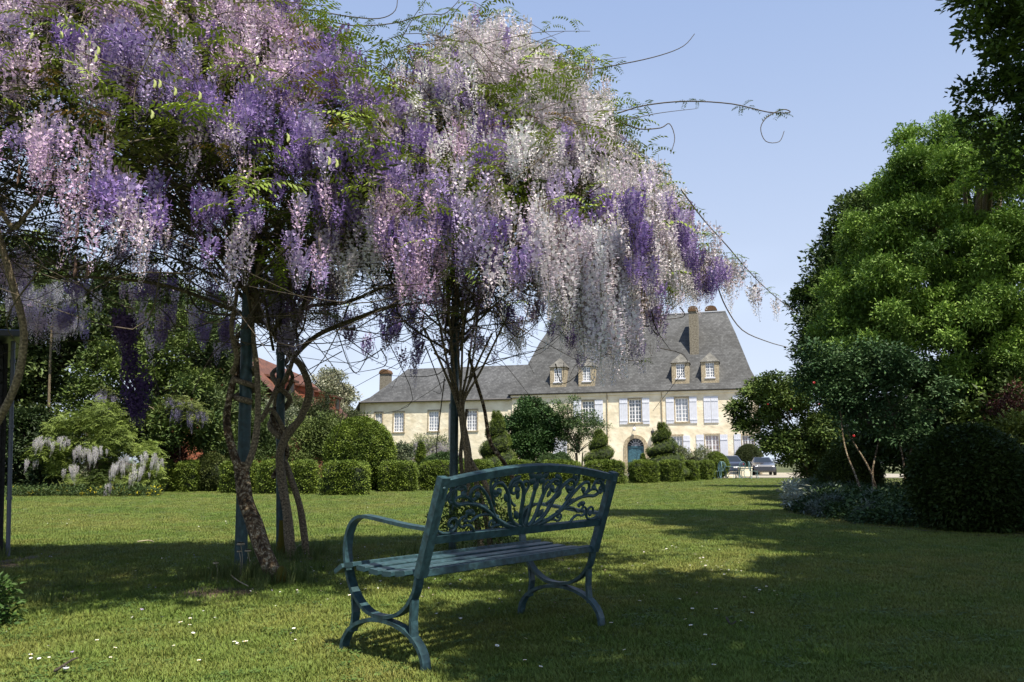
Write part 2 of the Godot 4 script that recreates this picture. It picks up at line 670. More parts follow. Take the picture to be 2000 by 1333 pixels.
func materials() -> void:
	var paint_wear := noise_map(0.03, Color(0.5, 0.52, 0.52), Color(1.0, 1.0, 1.0), 11, 256, 5)
	M.teal = with_bumps(plain(lin(0.045, 0.108, 0.126), 0.48, paint_wear, 3.0, false), bump_map(0.08, 12, 2.0), 0.12)
	M.post = with_bumps(plain(lin(0.030, 0.085, 0.100), 0.5, noise_map(0.03, Color(0.55, 0.55, 0.5), Color(1, 1, 1), 13), 2.0, false), bump_map(0.05, 14), 0.3)
	M.bark = with_bumps(plain(lin(0.50, 0.42, 0.31), 0.95, noise_map(0.035, Color(0.22, 0.2, 0.18), Color(1, 0.98, 0.92), 15, 256, 5), 5.0, false), bump_map(0.06, 16, 8.0), 1.0)
	M.pale_bark = with_bumps(plain(lin(0.50, 0.43, 0.33), 0.95, blotches(17), 2.2, false), bump_map(0.08, 18, 9.0), 1.0)
	M.dark_bark = with_bumps(plain(lin(0.10, 0.08, 0.06), 0.95, noise_map(0.04, Color(0.5, 0.5, 0.45), Color(1, 1, 1), 19), 3.0, false), bump_map(0.06, 20, 8.0), 0.8)
	M.twig = plain(lin(0.095, 0.075, 0.052), 0.9)
	M.twig.vertex_color_use_as_albedo = true
	M.moss = plain(lin(0.16, 0.13, 0.012), 1.0, noise_map(0.08, Color(0.5, 0.55, 0.4), Color(1, 1, 1), 21), 8.0, false)
	M.leaf = leafy(0.5)
	M.flower = leafy(0.8, 0.7)
	M.hedge_body = plain(lin(0.035, 0.055, 0.012), 0.9, noise_map(0.08, Color(0.3, 0.3, 0.3), Color(1, 1, 1), 22), 3.0)
	M.grass = leafy(0.5, 0.6)
	M.plaster = with_bumps(plain(lin(0.93, 0.86, 0.69), 0.92, noise_map(0.012, Color(0.86, 0.83, 0.78), Color(1, 1, 1), 23, 512, 5), 0.12), bump_map(0.05, 24), 0.25)
	M.stone = with_bumps(plain(lin(0.60, 0.52, 0.38), 0.95, noise_map(0.03, Color(0.6, 0.57, 0.52), Color(1, 1, 1), 25), 0.7), bump_map(0.05, 26), 0.5)
	M.grey_stone = with_bumps(plain(lin(0.33, 0.30, 0.24), 0.95, noise_map(0.03, Color(0.6, 0.58, 0.55), Color(1, 1, 1), 27), 0.8), bump_map(0.05, 28), 0.5)
	M.white = plain(lin(0.80, 0.80, 0.82), 0.55)
	M.shutter = plain(lin(0.72, 0.74, 0.82), 0.6, noise_map(0.02, Color(0.92, 0.92, 0.92), Color(1, 1, 1), 29), 0.5)
	M.dark_inside = plain(lin(0.015, 0.014, 0.013), 0.9)  # near-black standing in for the unlit inside of the house
	M.curtain = plain(lin(0.62, 0.63, 0.68), 0.9)
	M.pink_curtain = plain(lin(0.66, 0.42, 0.33), 0.9)
	M.glass = plain(Color(0.75, 0.8, 0.85, 0.12), 0.03)
	M.glass.transparency = BaseMaterial3D.TRANSPARENCY_ALPHA
	M.door = plain(lin(0.075, 0.20, 0.27), 0.5, paint_wear, 0.6)
	M.zinc = plain(lin(0.24, 0.25, 0.27), 0.5)
	M.gutter = plain(lin(0.10, 0.09, 0.085), 0.6)
	M.iron = plain(lin(0.02, 0.02, 0.02), 0.5)
	M.terracotta = plain(lin(0.21, 0.12, 0.06), 0.9, noise_map(0.04, Color(0.55, 0.5, 0.4), Color(1, 1, 1), 30), 1.2)
	M.brick = plain(lin(0.36, 0.12, 0.055), 0.95, brick_map(), 0.5)
	M.slate = slate(lin(0.108, 0.110, 0.116), 31)
	M.pale_slate = slate(lin(0.23, 0.22, 0.20), 37)
	M.clay_tile = slate(lin(0.17, 0.065, 0.036), 32)
	M.soil = plain(lin(0.085, 0.058, 0.035), 1.0, noise_map(0.06, Color(0.4, 0.38, 0.35), Color(1, 1, 1), 33), 2.0)
	M.gravel = plain(lin(0.42, 0.38, 0.30), 1.0, noise_map(0.15, Color(0.7, 0.7, 0.7), Color(1, 1, 1), 34), 1.0)
	M.rubber = plain(lin(0.02, 0.02, 0.02), 0.85)
	M.chrome = plain(lin(0.6, 0.6, 0.6), 0.25)
	M.chrome.metallic = 0.9
	M.tail = plain(lin(0.35, 0.01, 0.01), 0.25)
	M.lamp_glass = plain(lin(0.75, 0.75, 0.78), 0.15)
	M.car_glass = plain(lin(0.02, 0.025, 0.03), 0.06)
	M.timber = with_bumps(plain(lin(0.030, 0.028, 0.026), 0.8, noise_map(0.04, Color(0.5, 0.5, 0.5), Color(1, 1, 1), 35), 1.5), bump_map(0.05, 36), 0.5)
	M.grey_metal = plain(lin(0.09, 0.10, 0.125), 0.45)
	M.white.metallic_specular = 0.4
	M.chair = plain(lin(0.12, 0.22, 0.23), 0.5)
	M.straw = plain(lin(0.34, 0.29, 0.20), 0.95)
	M.pod_brown = plain(lin(0.13, 0.075, 0.05), 0.8)
	M.pod_green = plain(lin(0.32, 0.36, 0.12), 0.8)
	M.young_leaf = leafy(0.5)
	M.young_leaf.albedo_color = lin(0.12, 0.18, 0.03)

	M.spray = leaf_spray(14, 0.24, 0.13, 0.075, 1)
	M.fine_spray = leaf_spray(18, 0.22, 0.085, 0.045, 2)
	M.oak_spray = leaf_spray(15, 0.20, 0.115, 0.07, 3)
	M.tiny_spray = leaf_spray(14, 0.09, 0.055, 0.034, 4)
	M.long_spray = leaf_spray(14, 0.22, 0.2, 0.05, 5)
	M.pinnate = pinnate_leaf(6, 0.2, 0.062, 6)
	M.racemes = [
		raceme(0.34, 0.050, 66, 41, 0.023), raceme(0.27, 0.046, 54, 42, 0.023), raceme(0.46, 0.046, 84, 43, 0.023), raceme(0.40, 0.042, 74, 44, 0.022),
		raceme(0.22, 0.062, 74, 45, 0.026), raceme(0.26, 0.066, 86, 46, 0.026), raceme(0.32, 0.040, 30, 47, 0.014), raceme(0.24, 0.035, 26, 48, 0.013),
		raceme(0.34, 0.055, 76, 51, 0.024, 0.92), raceme(0.28, 0.052, 62, 52, 0.024, 0.9), raceme(0.46, 0.050, 98, 53, 0.024, 0.95), raceme(0.40, 0.048, 84, 54, 0.023, 0.92)]


func blotches(seed_: int) -> ImageTexture:  # old bark: dark moss, brown, pale lichen
	var f := FastNoiseLite.new()
	f.seed = seed_
	f.frequency = 0.5
	f.fractal_octaves = 5
	var im := Image.create(256, 256, false, Image.FORMAT_RGB8)
	for y in 256:
		for x in 256:
			var a := Vector2(x, y) / 256.0 * TAU
			var p := Vector3(cos(a.x), sin(a.x), cos(a.y)) * 2.4
			var q := f.get_noise_3d(p.x + sin(a.y) * 2.4, p.y - sin(a.y) * 1.7, p.z)
			var g := f.get_noise_3d(p.x * 3.0 + 50.0, p.y * 3.0 + sin(a.y) * 6.0, p.z * 3.0)
			var c := Color(0.66, 0.57, 0.46).lerp(Color(0.26, 0.20, 0.13), clampf(0.5 - q * 2.4, 0, 1))
			c = c.lerp(Color(0.95, 0.96, 0.90), clampf((q + g * 0.8 - 0.22) * 5.0, 0, 1))
			im.set_pixel(x, y, c * (0.9 + 0.5 * g))
	return ImageTexture.create_from_image(im)


func slate(color: Color, seed_: int) -> StandardMaterial3D:  # courses of slates or tiles with uv in metres / 6
	var r := RandomNumberGenerator.new()
	r.seed = seed_
	var f := FastNoiseLite.new()
	f.seed = seed_
	f.frequency = 0.012
	f.fractal_octaves = 4
	var im := Image.create(512, 512, false, Image.FORMAT_RGB8)
	var tones := {}
	for y in 512:
		var row := y / 16
		for x in 512:
			var col := int(x + (row % 2) * 11) / 22
			var key := row * 100 + col
			if not tones.has(key):
				tones[key] = r.randf_range(0.82, 1.1)
			var k: float = tones[key]
			if y % 16 < 2:
				k *= 0.62
			elif (x + (row % 2) * 11) % 22 < 2:
				k *= 0.75
			k *= 0.92 + 0.24 * f.get_noise_2d(absf(x - 256) * 0.25, absf(y - 256) * 0.3) + 0.14 * f.get_noise_2d(absf(x - 256) * 4.0 + 900.0, absf(y - 256) * 4.0)
			im.set_pixel(x, y, Color(k, k, k * 0.98) * 0.8)
	var m := plain(color * 1.18, 0.75)
	m.albedo_texture = ImageTexture.create_from_image(im)
	return m


func brick_map() -> ImageTexture:
	var r := RandomNumberGenerator.new()
	r.seed = 5
	var im := Image.create(256, 256, false, Image.FORMAT_RGB8)
	im.fill(Color(0.85, 0.95, 1.0))
	for row in 28:
		for c in 10:
			var k := r.randf_range(0.6, 1.05)
			im.fill_rect(Rect2i((c * 26 + (row % 2) * 13) % 256, row * 9 + 1, 24, 8), Color(k, k * r.randf_range(0.9, 1.05), k))
	return ImageTexture.create_from_image(im)


# ---------------------------------------------------------------- ground
const SOIL := [[-1.95, -6.55, 0.75], [-1.75, -7.9, 0.7], [-0.1, -8.3, 0.9], [-3.1, -5.9, 0.55], [-3.6, -5.3, 0.5], [-4.6, -7.6, 0.8], [-4.2, -4.9, 0.6], [-3.3, -4.6, 0.45], [-2.1, -5.9, 0.55], [-1.3, -7.2, 0.35]]


func lawn_tone(x: float, z: float) -> Array:  # [colour of the turf as it is, share of bare soil]
	var big := bumps.get_noise_2d(x * 9.0, z * 9.0)
	var mid := bumps.get_noise_2d(x * 42.0 + 300.0, z * 42.0)
	var dry := clampf(0.35 + 0.55 * big + 0.5 * mid, 0, 1)
	var mow := 0.5 + 0.5 * sin((x * 0.83 + z * 0.55) * 3.4 + big * 2.5)
	var c := Color(0.058, 0.090, 0.017).lerp(Color(0.122, 0.118, 0.034), dry * 0.85)
	c = c.lerp(Color(0.085, 0.125, 0.026), mow * 0.25)
	var bare := 0.0
	for s in SOIL:
		var d: float = Vector2(x - s[0], (z - s[1])).length() / s[2]
		bare = maxf(bare, clampf(1.0 - d + 1.2 * mid, 0, 1))
	if z < -20.0 and z > -46.0:
		bare = maxf(bare, clampf(1.0 - absf(hedge_line(x) - z) / 0.8 + mid * 0.5, 0, 1) * 0.8)
	return [c, bare * bare]


func hedge_line(x: float) -> float:  # the worn edge of the lawn along the hedge
	if x < -4.3:
		return -24.2 + (x + 11.0) * 0.14
	return lerpf(-25.4, -45.0, clampf((x + 4.3) / 15.6, 0, 1))


func ground() -> void:
	var s := Shape.new()  # the land: one sheet out to the horizon, falling a little towards the house
	var steps := [-900.0, -500.0, -250.0, -140.0, -100.0, -75.0, -62.0, -54.0, -48.0, -40.0, -24.0, 0.0, 24.0, 60.0, 140.0, 400.0, 900.0]
	var low := func(x: float, z: float) -> Vector3: return Vector3(x, -0.06, z)
	for i in steps.size() - 1:
		for j in steps.size() - 1:
			var x0: float = steps[i]
			var x1: float = steps[i + 1]
			var z0: float = steps[j]
			var z1: float = steps[j + 1]
			s.quad(low.call(x0, z1), low.call(x1, z1), low.call(x1, z0), low.call(x0, z0))
	tag(put("ground", s, plain(lin(0.108, 0.120, 0.032), 1.0, noise_map(0.02, Color(0.6, 0.62, 0.55), Color(1, 1, 1), 51, 512, 5), 0.08)), "wide grassy ground around the lawn and the house", "ground", "", "structure")

	# the mown lawn, a sheet with its own colour map: 52 m wide, 52 m deep
	var im := Image.create(1024, 1024, false, Image.FORMAT_RGB8)
	for y in 1024:
		for x in 1024:
			var wx := (x + 0.5) / 1024.0 * 52.0 - 26.0
			var wz := (y + 0.5) / 1024.0 * 52.0 - 48.0
			var t := lawn_tone(wx, wz)
			var k := rng.randf_range(0.75, 1.2)
			var c: Color = (t[0] as Color).lerp(Color(0.095, 0.065, 0.04), t[1])
			k *= 0.95
			im.set_pixel(x, y, Color(c.r * k, c.g * k, c.b * k).linear_to_srgb())
	var m := plain(Color.WHITE, 1.0)
	m.albedo_texture = ImageTexture.create_from_image(im)
	m = with_bumps(m, bump_map(0.2, 52, 6.0), 0.6)
	m.uv1_scale = Vector3.ONE
	var l := Shape.new()
	l.quad(Vector3(-26, 0, 4), Vector3(26, 0, 4), Vector3(26, 0, -48), Vector3(-26, 0, -48), Vector2(0, 1), Vector2(1, 0))
	tag(put("lawn", l, m), "mown lawn with dry patches and bare soil under the arbour", "lawn", "", "structure")

	# grass blades standing on it
	var tuft := Shape.new()
	var r := RandomNumberGenerator.new()
	r.seed = 9
	for i in 11:
		var a := r.randf_range(0, TAU)
		var o := Vector3(r.randf_range(-1, 1), 0, r.randf_range(-1, 1)) * 0.035
		var w := Vector3(cos(a), 0, sin(a)) * 0.0017
		var lean := Vector3(-sin(a), 0, cos(a)) * r.randf_range(-0.03, 0.03)
		var hh := r.randf_range(0.010, 0.022)
		var k := r.randf_range(0.8, 1.3)
		tuft.col = Color(k * r.randf_range(0.9, 1.25), k, k * 0.9)
		var mid := o + lean * 0.4 + Vector3(0, hh * 0.6, 0)
		tuft.tri(o - w, o + w, mid + w * 0.8)
		tuft.tri(o - w, mid + w * 0.8, mid - w * 0.8)
		tuft.tri(mid - w * 0.8, mid + w * 0.8, o + lean + Vector3(0, hh, 0))
	var places := []
	var tints := PackedColorArray()
	for i in 235000:
		var d := 2.2 * pow(47.0 / 2.2, rng.randf())
		var x := ran(-1, 1) * (0.72 * d + 0.9)
		var t := lawn_tone(x, -d)
		if rng.randf() < t[1] * 0.85:
			continue
		var z := ran(0.6, 1.25) * (1.0 + 0.7 * maxf(0.0, bumps.get_noise_2d(x * 60.0 - 90.0, d * 60.0)))
		places.append(Transform3D(Basis(Vector3.UP, ran(0, TAU)).scaled(Vector3(1, z, 1) * (1.0 + d * 0.03)), Vector3(x, 0, -d)))
		var k := ran(1.45, 2.3)
		var c: Color = t[0]
		tints.append(Color(c.r * k, c.g * k, c.b * k))
	var g := stuff("grass", null, tuft.mesh(), M.grass, places, tints)
	tag(g, "short mown grass blades covering the lawn", "grass")


# ---------------------------------------------------------------- the house
func wall_with_holes(s: Shape, lo: Vector2, hi: Vector2, holes: Array, z: float, depth: float) -> void:  # holes: Rect2 in x, y
	var xs := [lo.x, hi.x]
	var ys := [lo.y, hi.y]
	for h: Rect2 in holes:
		xs.append_array([h.position.x, h.end.x])
		ys.append_array([h.position.y, h.end.y])
	xs.sort()
	ys.sort()
	for i in xs.size() - 1:
		for j in ys.size() - 1:
			if xs[i + 1] - xs[i] < 1e-4 or ys[j + 1] - ys[j] < 1e-4:
				continue
			var mid := Vector2((xs[i] + xs[i + 1]) / 2, (ys[j] + ys[j + 1]) / 2)
			var open := false
			for h: Rect2 in holes:
				open = open or h.has_point(mid)
			if not open:
				s.quad(Vector3(xs[i], ys[j], z), Vector3(xs[i + 1], ys[j], z), Vector3(xs[i + 1], ys[j + 1], z), Vector3(xs[i], ys[j + 1], z))
	for h: Rect2 in holes:
		var a := h.position
		var b := h.end
		s.quad(Vector3(a.x, a.y, z), Vector3(a.x, b.y, z), Vector3(a.x, b.y, z - depth), Vector3(a.x, a.y, z - depth))
		s.quad(Vector3(b.x, a.y, z - depth), Vector3(b.x, b.y, z - depth), Vector3(b.x, b.y, z), Vector3(b.x, a.y, z))
		s.quad(Vector3(a.x, b.y, z), Vector3(b.x, b.y, z), Vector3(b.x, b.y, z - depth), Vector3(a.x, b.y, z - depth))
		s.quad(Vector3(a.x, a.y, z - depth), Vector3(b.x, a.y, z - depth), Vector3(b.x, a.y, z), Vector3(a.x, a.y, z))


func glazing(w: Node, at_: Vector3, size: Vector2, cols: int, rows: int, behind: Material, middle := true) -> void:  # frame, bars, panes and what is behind them; at_ = lower middle
	var f := Shape.new()
	var t := 0.06
	f.box(at_ + Vector3(-size.x / 2 + t / 2, size.y / 2, 0), Vector3(t, size.y, 0.06))
	f.box(at_ + Vector3(size.x / 2 - t / 2, size.y / 2, 0), Vector3(t, size.y, 0.06))
	f.box(at_ + Vector3(0, t / 2, 0), Vector3(size.x - 2 * t, t, 0.06))
	f.box(at_ + Vector3(0, size.y - t / 2, 0), Vector3(size.x - 2 * t, t, 0.06))
	if middle:
		f.box(at_ + Vector3(0, size.y / 2, 0.004), Vector3(0.11, size.y - 2 * t, 0.06))
	put("frame", f, M.white, w)
	var b := Shape.new()
	for i in range(1, cols):
		if middle and i * 2 == cols:
			continue
		b.box(at_ + Vector3(-size.x / 2 + size.x * i / cols, size.y / 2, 0), Vector3(0.05, size.y - 2 * t, 0.035))
	for j in range(1, rows):
		b.box(at_ + Vector3(0, size.y * j / rows, -0.002), Vector3(size.x - 2 * t, 0.05, 0.03))
	tag(put("glazing_bars", b, M.white, w), "", "", "", "stuff")
	var p := Shape.new()
	p.box(at_ + Vector3(0, size.y / 2, -0.006), Vector3(size.x - 2 * t, size.y - 2 * t, 0.008))
	put("pane", p, M.glass, w)
	var c := Shape.new()
	c.box(at_ + Vector3(0, size.y / 2, -0.16), Vector3(size.x - 0.02, size.y - 0.02, 0.02))  # where no curtain hangs, a dark panel paints the unlit interior
	put("curtain" if behind != M.dark_inside else "dark_inside_panel", c, behind, w)


func window(house: Node, r: Rect2, z: float, cols: int, rows: int, behind: Material, surround := true) -> void:
	var s := Shape.new()
	if surround:
		var o := 0.13
		s.span(Vector3(r.position.x - o, r.end.y, z - 0.02), Vector3(r.end.x + o, r.end.y + 0.15, z + 0.025))
		s.span(Vector3(r.position.x - o, r.position.y, z - 0.02), Vector3(r.position.x, r.end.y, z + 0.025))
		s.span(Vector3(r.end.x, r.position.y, z - 0.02), Vector3(r.end.x + o, r.end.y, z + 0.025))
	s.span(Vector3(r.position.x - 0.16, r.position.y - 0.11, z - 0.1), Vector3(r.end.x + 0.16, r.position.y - 0.001, z + 0.08))
	var w := put("window", s, M.stone if surround else M.white, house)
	glazing(w, Vector3(r.position.x + r.size.x / 2, r.position.y, z - 0.13), r.size, cols, rows, behind)


func shutter(house: Node, x0: float, x1: float, y0: float, y1: float, z: float) -> void:
	var s := Shape.new()
	var n := 4
	for i in n:
		s.span(Vector3(lerpf(x0, x1, float(i) / n) + 0.004, y0, z + 0.03), Vector3(lerpf(x0, x1, float(i + 1) / n) - 0.004, y1, z + 0.065))
	s.span(Vector3(x0 + 0.01, y0 + 0.01, z + 0.025), Vector3(x1 - 0.01, y1 - 0.01, z + 0.05))
	var o := put("shutter", s, M.shutter, house)
	for y in [y0 + (y1 - y0) * 0.14, y0 + (y1 - y0) * 0.84]:
		var h := Shape.new()
		h.span(Vector3(x0 + 0.03, y - 0.05, z + 0.065), Vector3(x1 - 0.03, y + 0.05, z + 0.09))
		put("batten", h, M.shutter, o)


func roof_rings(s: Shape, rings: Array) -> void:  # rings: [x0, x1, zf, zb, y]; faces between them with uv in metres / 6
	for i in rings.size() - 1:
		var a: Array = rings[i]
		var b: Array = rings[i + 1]
		var pa := [Vector3(a[0], a[4], a[2]), Vector3(a[1], a[4], a[2]), Vector3(a[1], a[4], a[3]), Vector3(a[0], a[4], a[3])]
		var pb := [Vector3(b[0], b[4], b[2]), Vector3(b[1], b[4], b[2]), Vector3(b[1], b[4], b[3]), Vector3(b[0], b[4], b[3])]
		for k in 4:
			var p0: Vector3 = pa[k]
			var p1: Vector3 = pa[(k + 1) % 4]
			var q1: Vector3 = pb[(k + 1) % 4]
			var q0: Vector3 = pb[k]
			var along := (p1 - p0).normalized()
			var v0: float = -a[4] / 5.0
			var v1: float = -b[4] / 5.0
			var uvs := []
			for q: Vector3 in [p0, p1, q1, q0]:
				uvs.append(Vector2((q - p0).dot(along) / 6.0 + k * 0.37, v0 if is_equal_approx(q.y, a[4]) else v1))
			s.quad_uv([p0, p1, q1, q0], uvs)


func chimney(house: Node, x0: float, x1: float, z0: float, z1: float, y0: float, y1: float, label := "") -> void:
	var s := Shape.new()
	s.span(Vector3(x0, y0, z0), Vector3(x1, y1, z1))
	var o := put("chimney", s, M.grey_stone, house)
	var c := Shape.new()
	c.span(Vector3(x0 - 0.08, y1, z0 - 0.08), Vector3(x1 + 0.08, y1 + 0.14, z1 + 0.08))
	var mid := Vector3((x0 + x1) / 2, y1 + 0.14, (z0 + z1) / 2)
	var hx := (x1 - x0) / 2 + 0.06
	var hz := (z1 - z0) / 2 + 0.06
	# a low barrel of tiles over the flue
	var prev := []
	for k in 7:
		var a := PI * k / 6.0
		var p := [mid + Vector3(-cos(a) * hx, sin(a) * 0.36, hz), mid + Vector3(-cos(a) * hx, sin(a) * 0.36, -hz)]
		if prev:
			c.quad(prev[0], p[0], p[1], prev[1])
			c.tri(mid + Vector3(0, 0, hz), p[0], prev[0])
			c.tri(mid + Vector3(0, 0, -hz), prev[1], p[1])
		prev = p
	put("chimney_cap", c, M.terracotta, o)
	if z1 > -4.0:
		var f := Shape.new()
		f.span(Vector3(x0 - 0.1, y0 + 0.55, z1 - 0.3), Vector3(x1 + 0.1, y0 + 0.78, z1 + 0.05))
		put("flashing", f, M.zinc, o)


const W := 22.2


func manor() -> void:
	var h := thing("manor_house", "cream two storey manor with steep grey slate roof and white shutters", "house", Vector3(0, -0.33, -75), deg_to_rad(-17))
	var holes := [
		Rect2(6.72, 4.82, 1.12, 2.02), Rect2(1.33, 5.3, 1.1, 1.54), Rect2(11.0, 4.82, 1.12, 2.08), Rect2(15.12, 4.84, 1.12, 2.08),
		Rect2(14.6, 1.1, 1.05, 2.48), Rect2(17.6, 1.1, 1.15, 2.52), Rect2(20.7, 1.1, 0.95, 2.46), Rect2(10.78, 0.0, 1.5, 3.42)]
	var s := Shape.new()
	wall_with_holes(s, Vector2(0, 0), Vector2(W, 7.62), holes, 0, 0.3)
	s.quad(Vector3(W, 0, 0), Vector3(W, 0, -10.4), Vector3(W, 7.62, -10.4), Vector3(W, 7.62, 0))
	s.quad(Vector3(0, 0, -10.4), Vector3(0, 0, 0), Vector3(0, 7.62, 0), Vector3(0, 7.62, -10.4))
	s.quad(Vector3(W, 0, -10.4), Vector3(0, 0, -10.4), Vector3(0, 7.62, -10.4), Vector3(W, 7.62, -10.4))
	put("wall", s, M.plaster, h)
	var behind := [M.dark_inside, M.curtain, M.dark_inside, M.curtain, M.curtain, M.pink_curtain, M.pink_curtain]
	for i in 7:
		window(h, holes[i], 0, 4, 6, behind[i])
	for p in [[5.93, 6.66, 4.82, 6.9], [7.9, 8.66, 4.82, 6.9], [10.16, 10.9, 4.66, 6.98], [12.2, 12.86, 4.66, 6.98], [14.32, 15.02, 4.68, 7.0], [16.34, 17.0, 4.68, 7.0], [17.58, 18.19, 4.7, 7.0], [18.21, 18.82, 4.7, 7.0], [20.05, 20.68, 4.7, 7.0], [20.7, 21.32, 4.7, 7.0],
			[3.96, 4.62, 0.9, 3.5], [4.64, 5.28, 0.9, 3.5], [14.0, 14.5, 0.9, 3.62], [15.72, 16.32, 0.9, 3.62], [16.84, 17.5, 0.9, 3.68], [18.85, 19.5, 0.9, 3.68], [20.02, 20.6, 0.9, 3.72], [21.75, 22.15, 0.9, 3.72]]:
		shutter(h, p[0], p[1], p[2], p[3], 0)
	# stone corner and band
	var q := Shape.new()
	for i in 12:
		q.span(Vector3(W - (0.55 if i % 2 else 0.35), i * 0.62 + 0.01, -0.2), Vector3(W + 0.03, i * 0.62 + 0.60, 0.03))
	tag(put("corner_stones", q, M.stone, h), "", "", "", "stuff")
	# cornice and gutter
	var c := Shape.new()
	c.span(Vector3(-0.1, 7.3, -0.02), Vector3(W + 0.1, 7.52, 0.09))
	put("cornice", c, M.plaster, h)
	var g := Shape.new()
	var run := PackedVector3Array([Vector3(-0.3, 7.6, 0.2), Vector3(W + 0.35, 7.6, 0.2)])
	g.tube(run, PackedFloat32Array([0.075]), 8)
	put("gutter", g, M.gutter, h)
	for x in [9.05, 13.95]:
		var d := Shape.new()
		d.tube(smooth([Vector3(x, 7.55, 0.2), Vector3(x, 7.25, 0.07), Vector3(x, 6.8, 0.07), Vector3(x, 0.2, 0.07)], 3), PackedFloat32Array([0.05]), 6)
		put("drainpipe", d, M.stone, h)
	# roof with a flared foot
	var rings := []
	for p in [[0, 0, 7.62], [0.42, 0.55, 8.25], [0.95, 1.25, 9.35], [1.45, 2.0, 10.9], [2.1, 3.2, 12.9], [3.0, 5.5, 15.45]]:
		rings.append([-0.4 + p[0] * 1.12, W + 0.4 - p[0], 0.3 - p[1], -10.7 + p[1], p[2]])
	var r := Shape.new()
	roof_rings(r, rings)
	var e: Array = rings[0]
	r.quad(Vector3(e[0], 7.58, e[3]), Vector3(e[1], 7.58, e[3]), Vector3(e[1], 7.58, e[2]), Vector3(e[0], 7.58, e[2]))
	put("roof", r, M.slate, h)
	var rc := Shape.new()
	rc.tube(PackedVector3Array([Vector3(2.9, 15.45, -5.2), Vector3(W - 2.6, 15.45, -5.2)]), PackedFloat32Array([0.11]), 8)
	put("ridge_capping", rc, M.zinc, h)
	for x in [4.42, 7.13, 15.64, 18.21]:
		dormer(h, x)
	chimney(h, 16.42, 17.2, -3.3, -1.75, 9.6, 15.0)
	chimney(h, 8.8, 9.45, -3.3, -1.75, 9.6, 15.0)
	chimney(h, 17.72, 18.7, -6.9, -5.9, 13.6, 15.75)
	# the door under its stone arch
	var a := Shape.new()
	var inner := []
	var outer := []
	inner.append(Vector2(10.78, 0))
	outer.append(Vector2(10.44, 0))
	for k in 13:
		var t := PI * k / 12.0
		inner.append(Vector2(11.53 - cos(t) * 0.75, 2.67 + sin(t) * 0.75))
		outer.append(Vector2(11.53 - cos(t) * 1.07, 2.67 + sin(t) * 1.05))
	inner.append(Vector2(12.28, 0))
	outer.append(Vector2(12.62, 0))
	for k in inner.size() - 1:
		var i0: Vector2 = inner[k]
		var i1: Vector2 = inner[k + 1]
		var o0: Vector2 = outer[k]
		var o1: Vector2 = outer[k + 1]
		for z in [0.06]:
			a.quad(Vector3(i0.x, i0.y, z), Vector3(i1.x, i1.y, z), Vector3(o1.x, o1.y, z), Vector3(o0.x, o0.y, z))
		a.quad(Vector3(o0.x, o0.y, 0.06), Vector3(o1.x, o1.y, 0.06), Vector3(o1.x, o1.y, -0.02), Vector3(o0.x, o0.y, -0.02))
		a.quad(Vector3(i1.x, i1.y, 0.06), Vector3(i0.x, i0.y, 0.06), Vector3(i0.x, i0.y, -0.3), Vector3(i1.x, i1.y, -0.3))
		if k > 0 and k < inner.size() - 2:  # fill the square corner of the opening behind the arch
			var edge := Vector2(i0.x, 3.43)
			var edge1 := Vector2(i1.x, 3.43)
			a.quad(Vector3(i0.x, i0.y, -0.05), Vector3(i1.x, i1.y, -0.05), Vector3(edge1.x, edge1.y, -0.05), Vector3(edge.x, edge.y, -0.05))
	put("door_arch", a, M.stone, h)
	var d := Shape.new()
	for i in [0, 1]:
		var x0: float = 10.8 + i * 0.735
		d.span(Vector3(x0, 0.02, -0.26), Vector3(x0 + 0.72, 2.6, -0.2))
		d.span(Vector3(x0 + 0.1, 0.25, -0.2), Vector3(x0 + 0.62, 1.1, -0.17))
		d.span(Vector3(x0 + 0.1, 1.3, -0.2), Vector3(x0 + 0.62, 2.4, -0.17))
	d.span(Vector3(10.79, 2.6, -0.27), Vector3(12.27, 2.72, -0.15))
	var door := put("door", d, M.door, h)
	var fan := Shape.new()
	for k in 7:
		var t := PI * (k + 0.5) / 7.0
		fan.tube(PackedVector3Array([Vector3(11.53, 2.73, -0.2), Vector3(11.53 - cos(t) * 0.74, 2.72 + sin(t) * 0.68, -0.2)]), PackedFloat32Array([0.018]), 4)
	var ring := PackedVector3Array()
	for k in 13:
		ring.append(Vector3(11.53 - cos(PI * k / 12) * 0.36, 2.73 + sin(PI * k / 12) * 0.33, -0.2))
	fan.tube(ring, PackedFloat32Array([0.018]), 4)
	put("fanlight", fan, M.shutter, door)
	var fg := Shape.new()
	fg.span(Vector3(10.8, 2.72, -0.29), Vector3(12.26, 3.42, -0.27))
	put("fanlight_pane", fg, M.car_glass, door)
	var kn := Shape.new()
	kn.ball(Vector3(11.62, 1.2, -0.14), Vector3(0.05, 0.05, 0.05))
	put("door_knob", kn, M.iron, door)
	var lamp := Shape.new()
	lamp.ball(Vector3(11.48, 4.22, 0.3), Vector3(0.16, 0.2, 0.16), 10, 8)
	var lo := put("globe_lamp", lamp, M.lamp_glass, h)
	var arm := Shape.new()
	arm.tube(smooth([Vector3(11.48, 4.6, 0.02), Vector3(11.48, 4.62, 0.2), Vector3(11.48, 4.42, 0.3)], 4), PackedFloat32Array([0.025]), 5)
	put("bracket", arm, M.iron, lo)
	var wl := Shape.new()
	wl.lathe_fn(Vector3(13.12, 3.62, 0.3), 6, 3, func(an: float, t: float) -> Vector3: return Vector3(cos(an), 0, sin(an)) * [0.02, 0.19, 0.12, 0.02][int(round(t * 3))] + Vector3(0, [0.55, 0.36, 0.0, 0.0][int(round(t * 3))], 0))
	var wo := put("wall_lantern", wl, M.iron, h)
	var br := Shape.new()
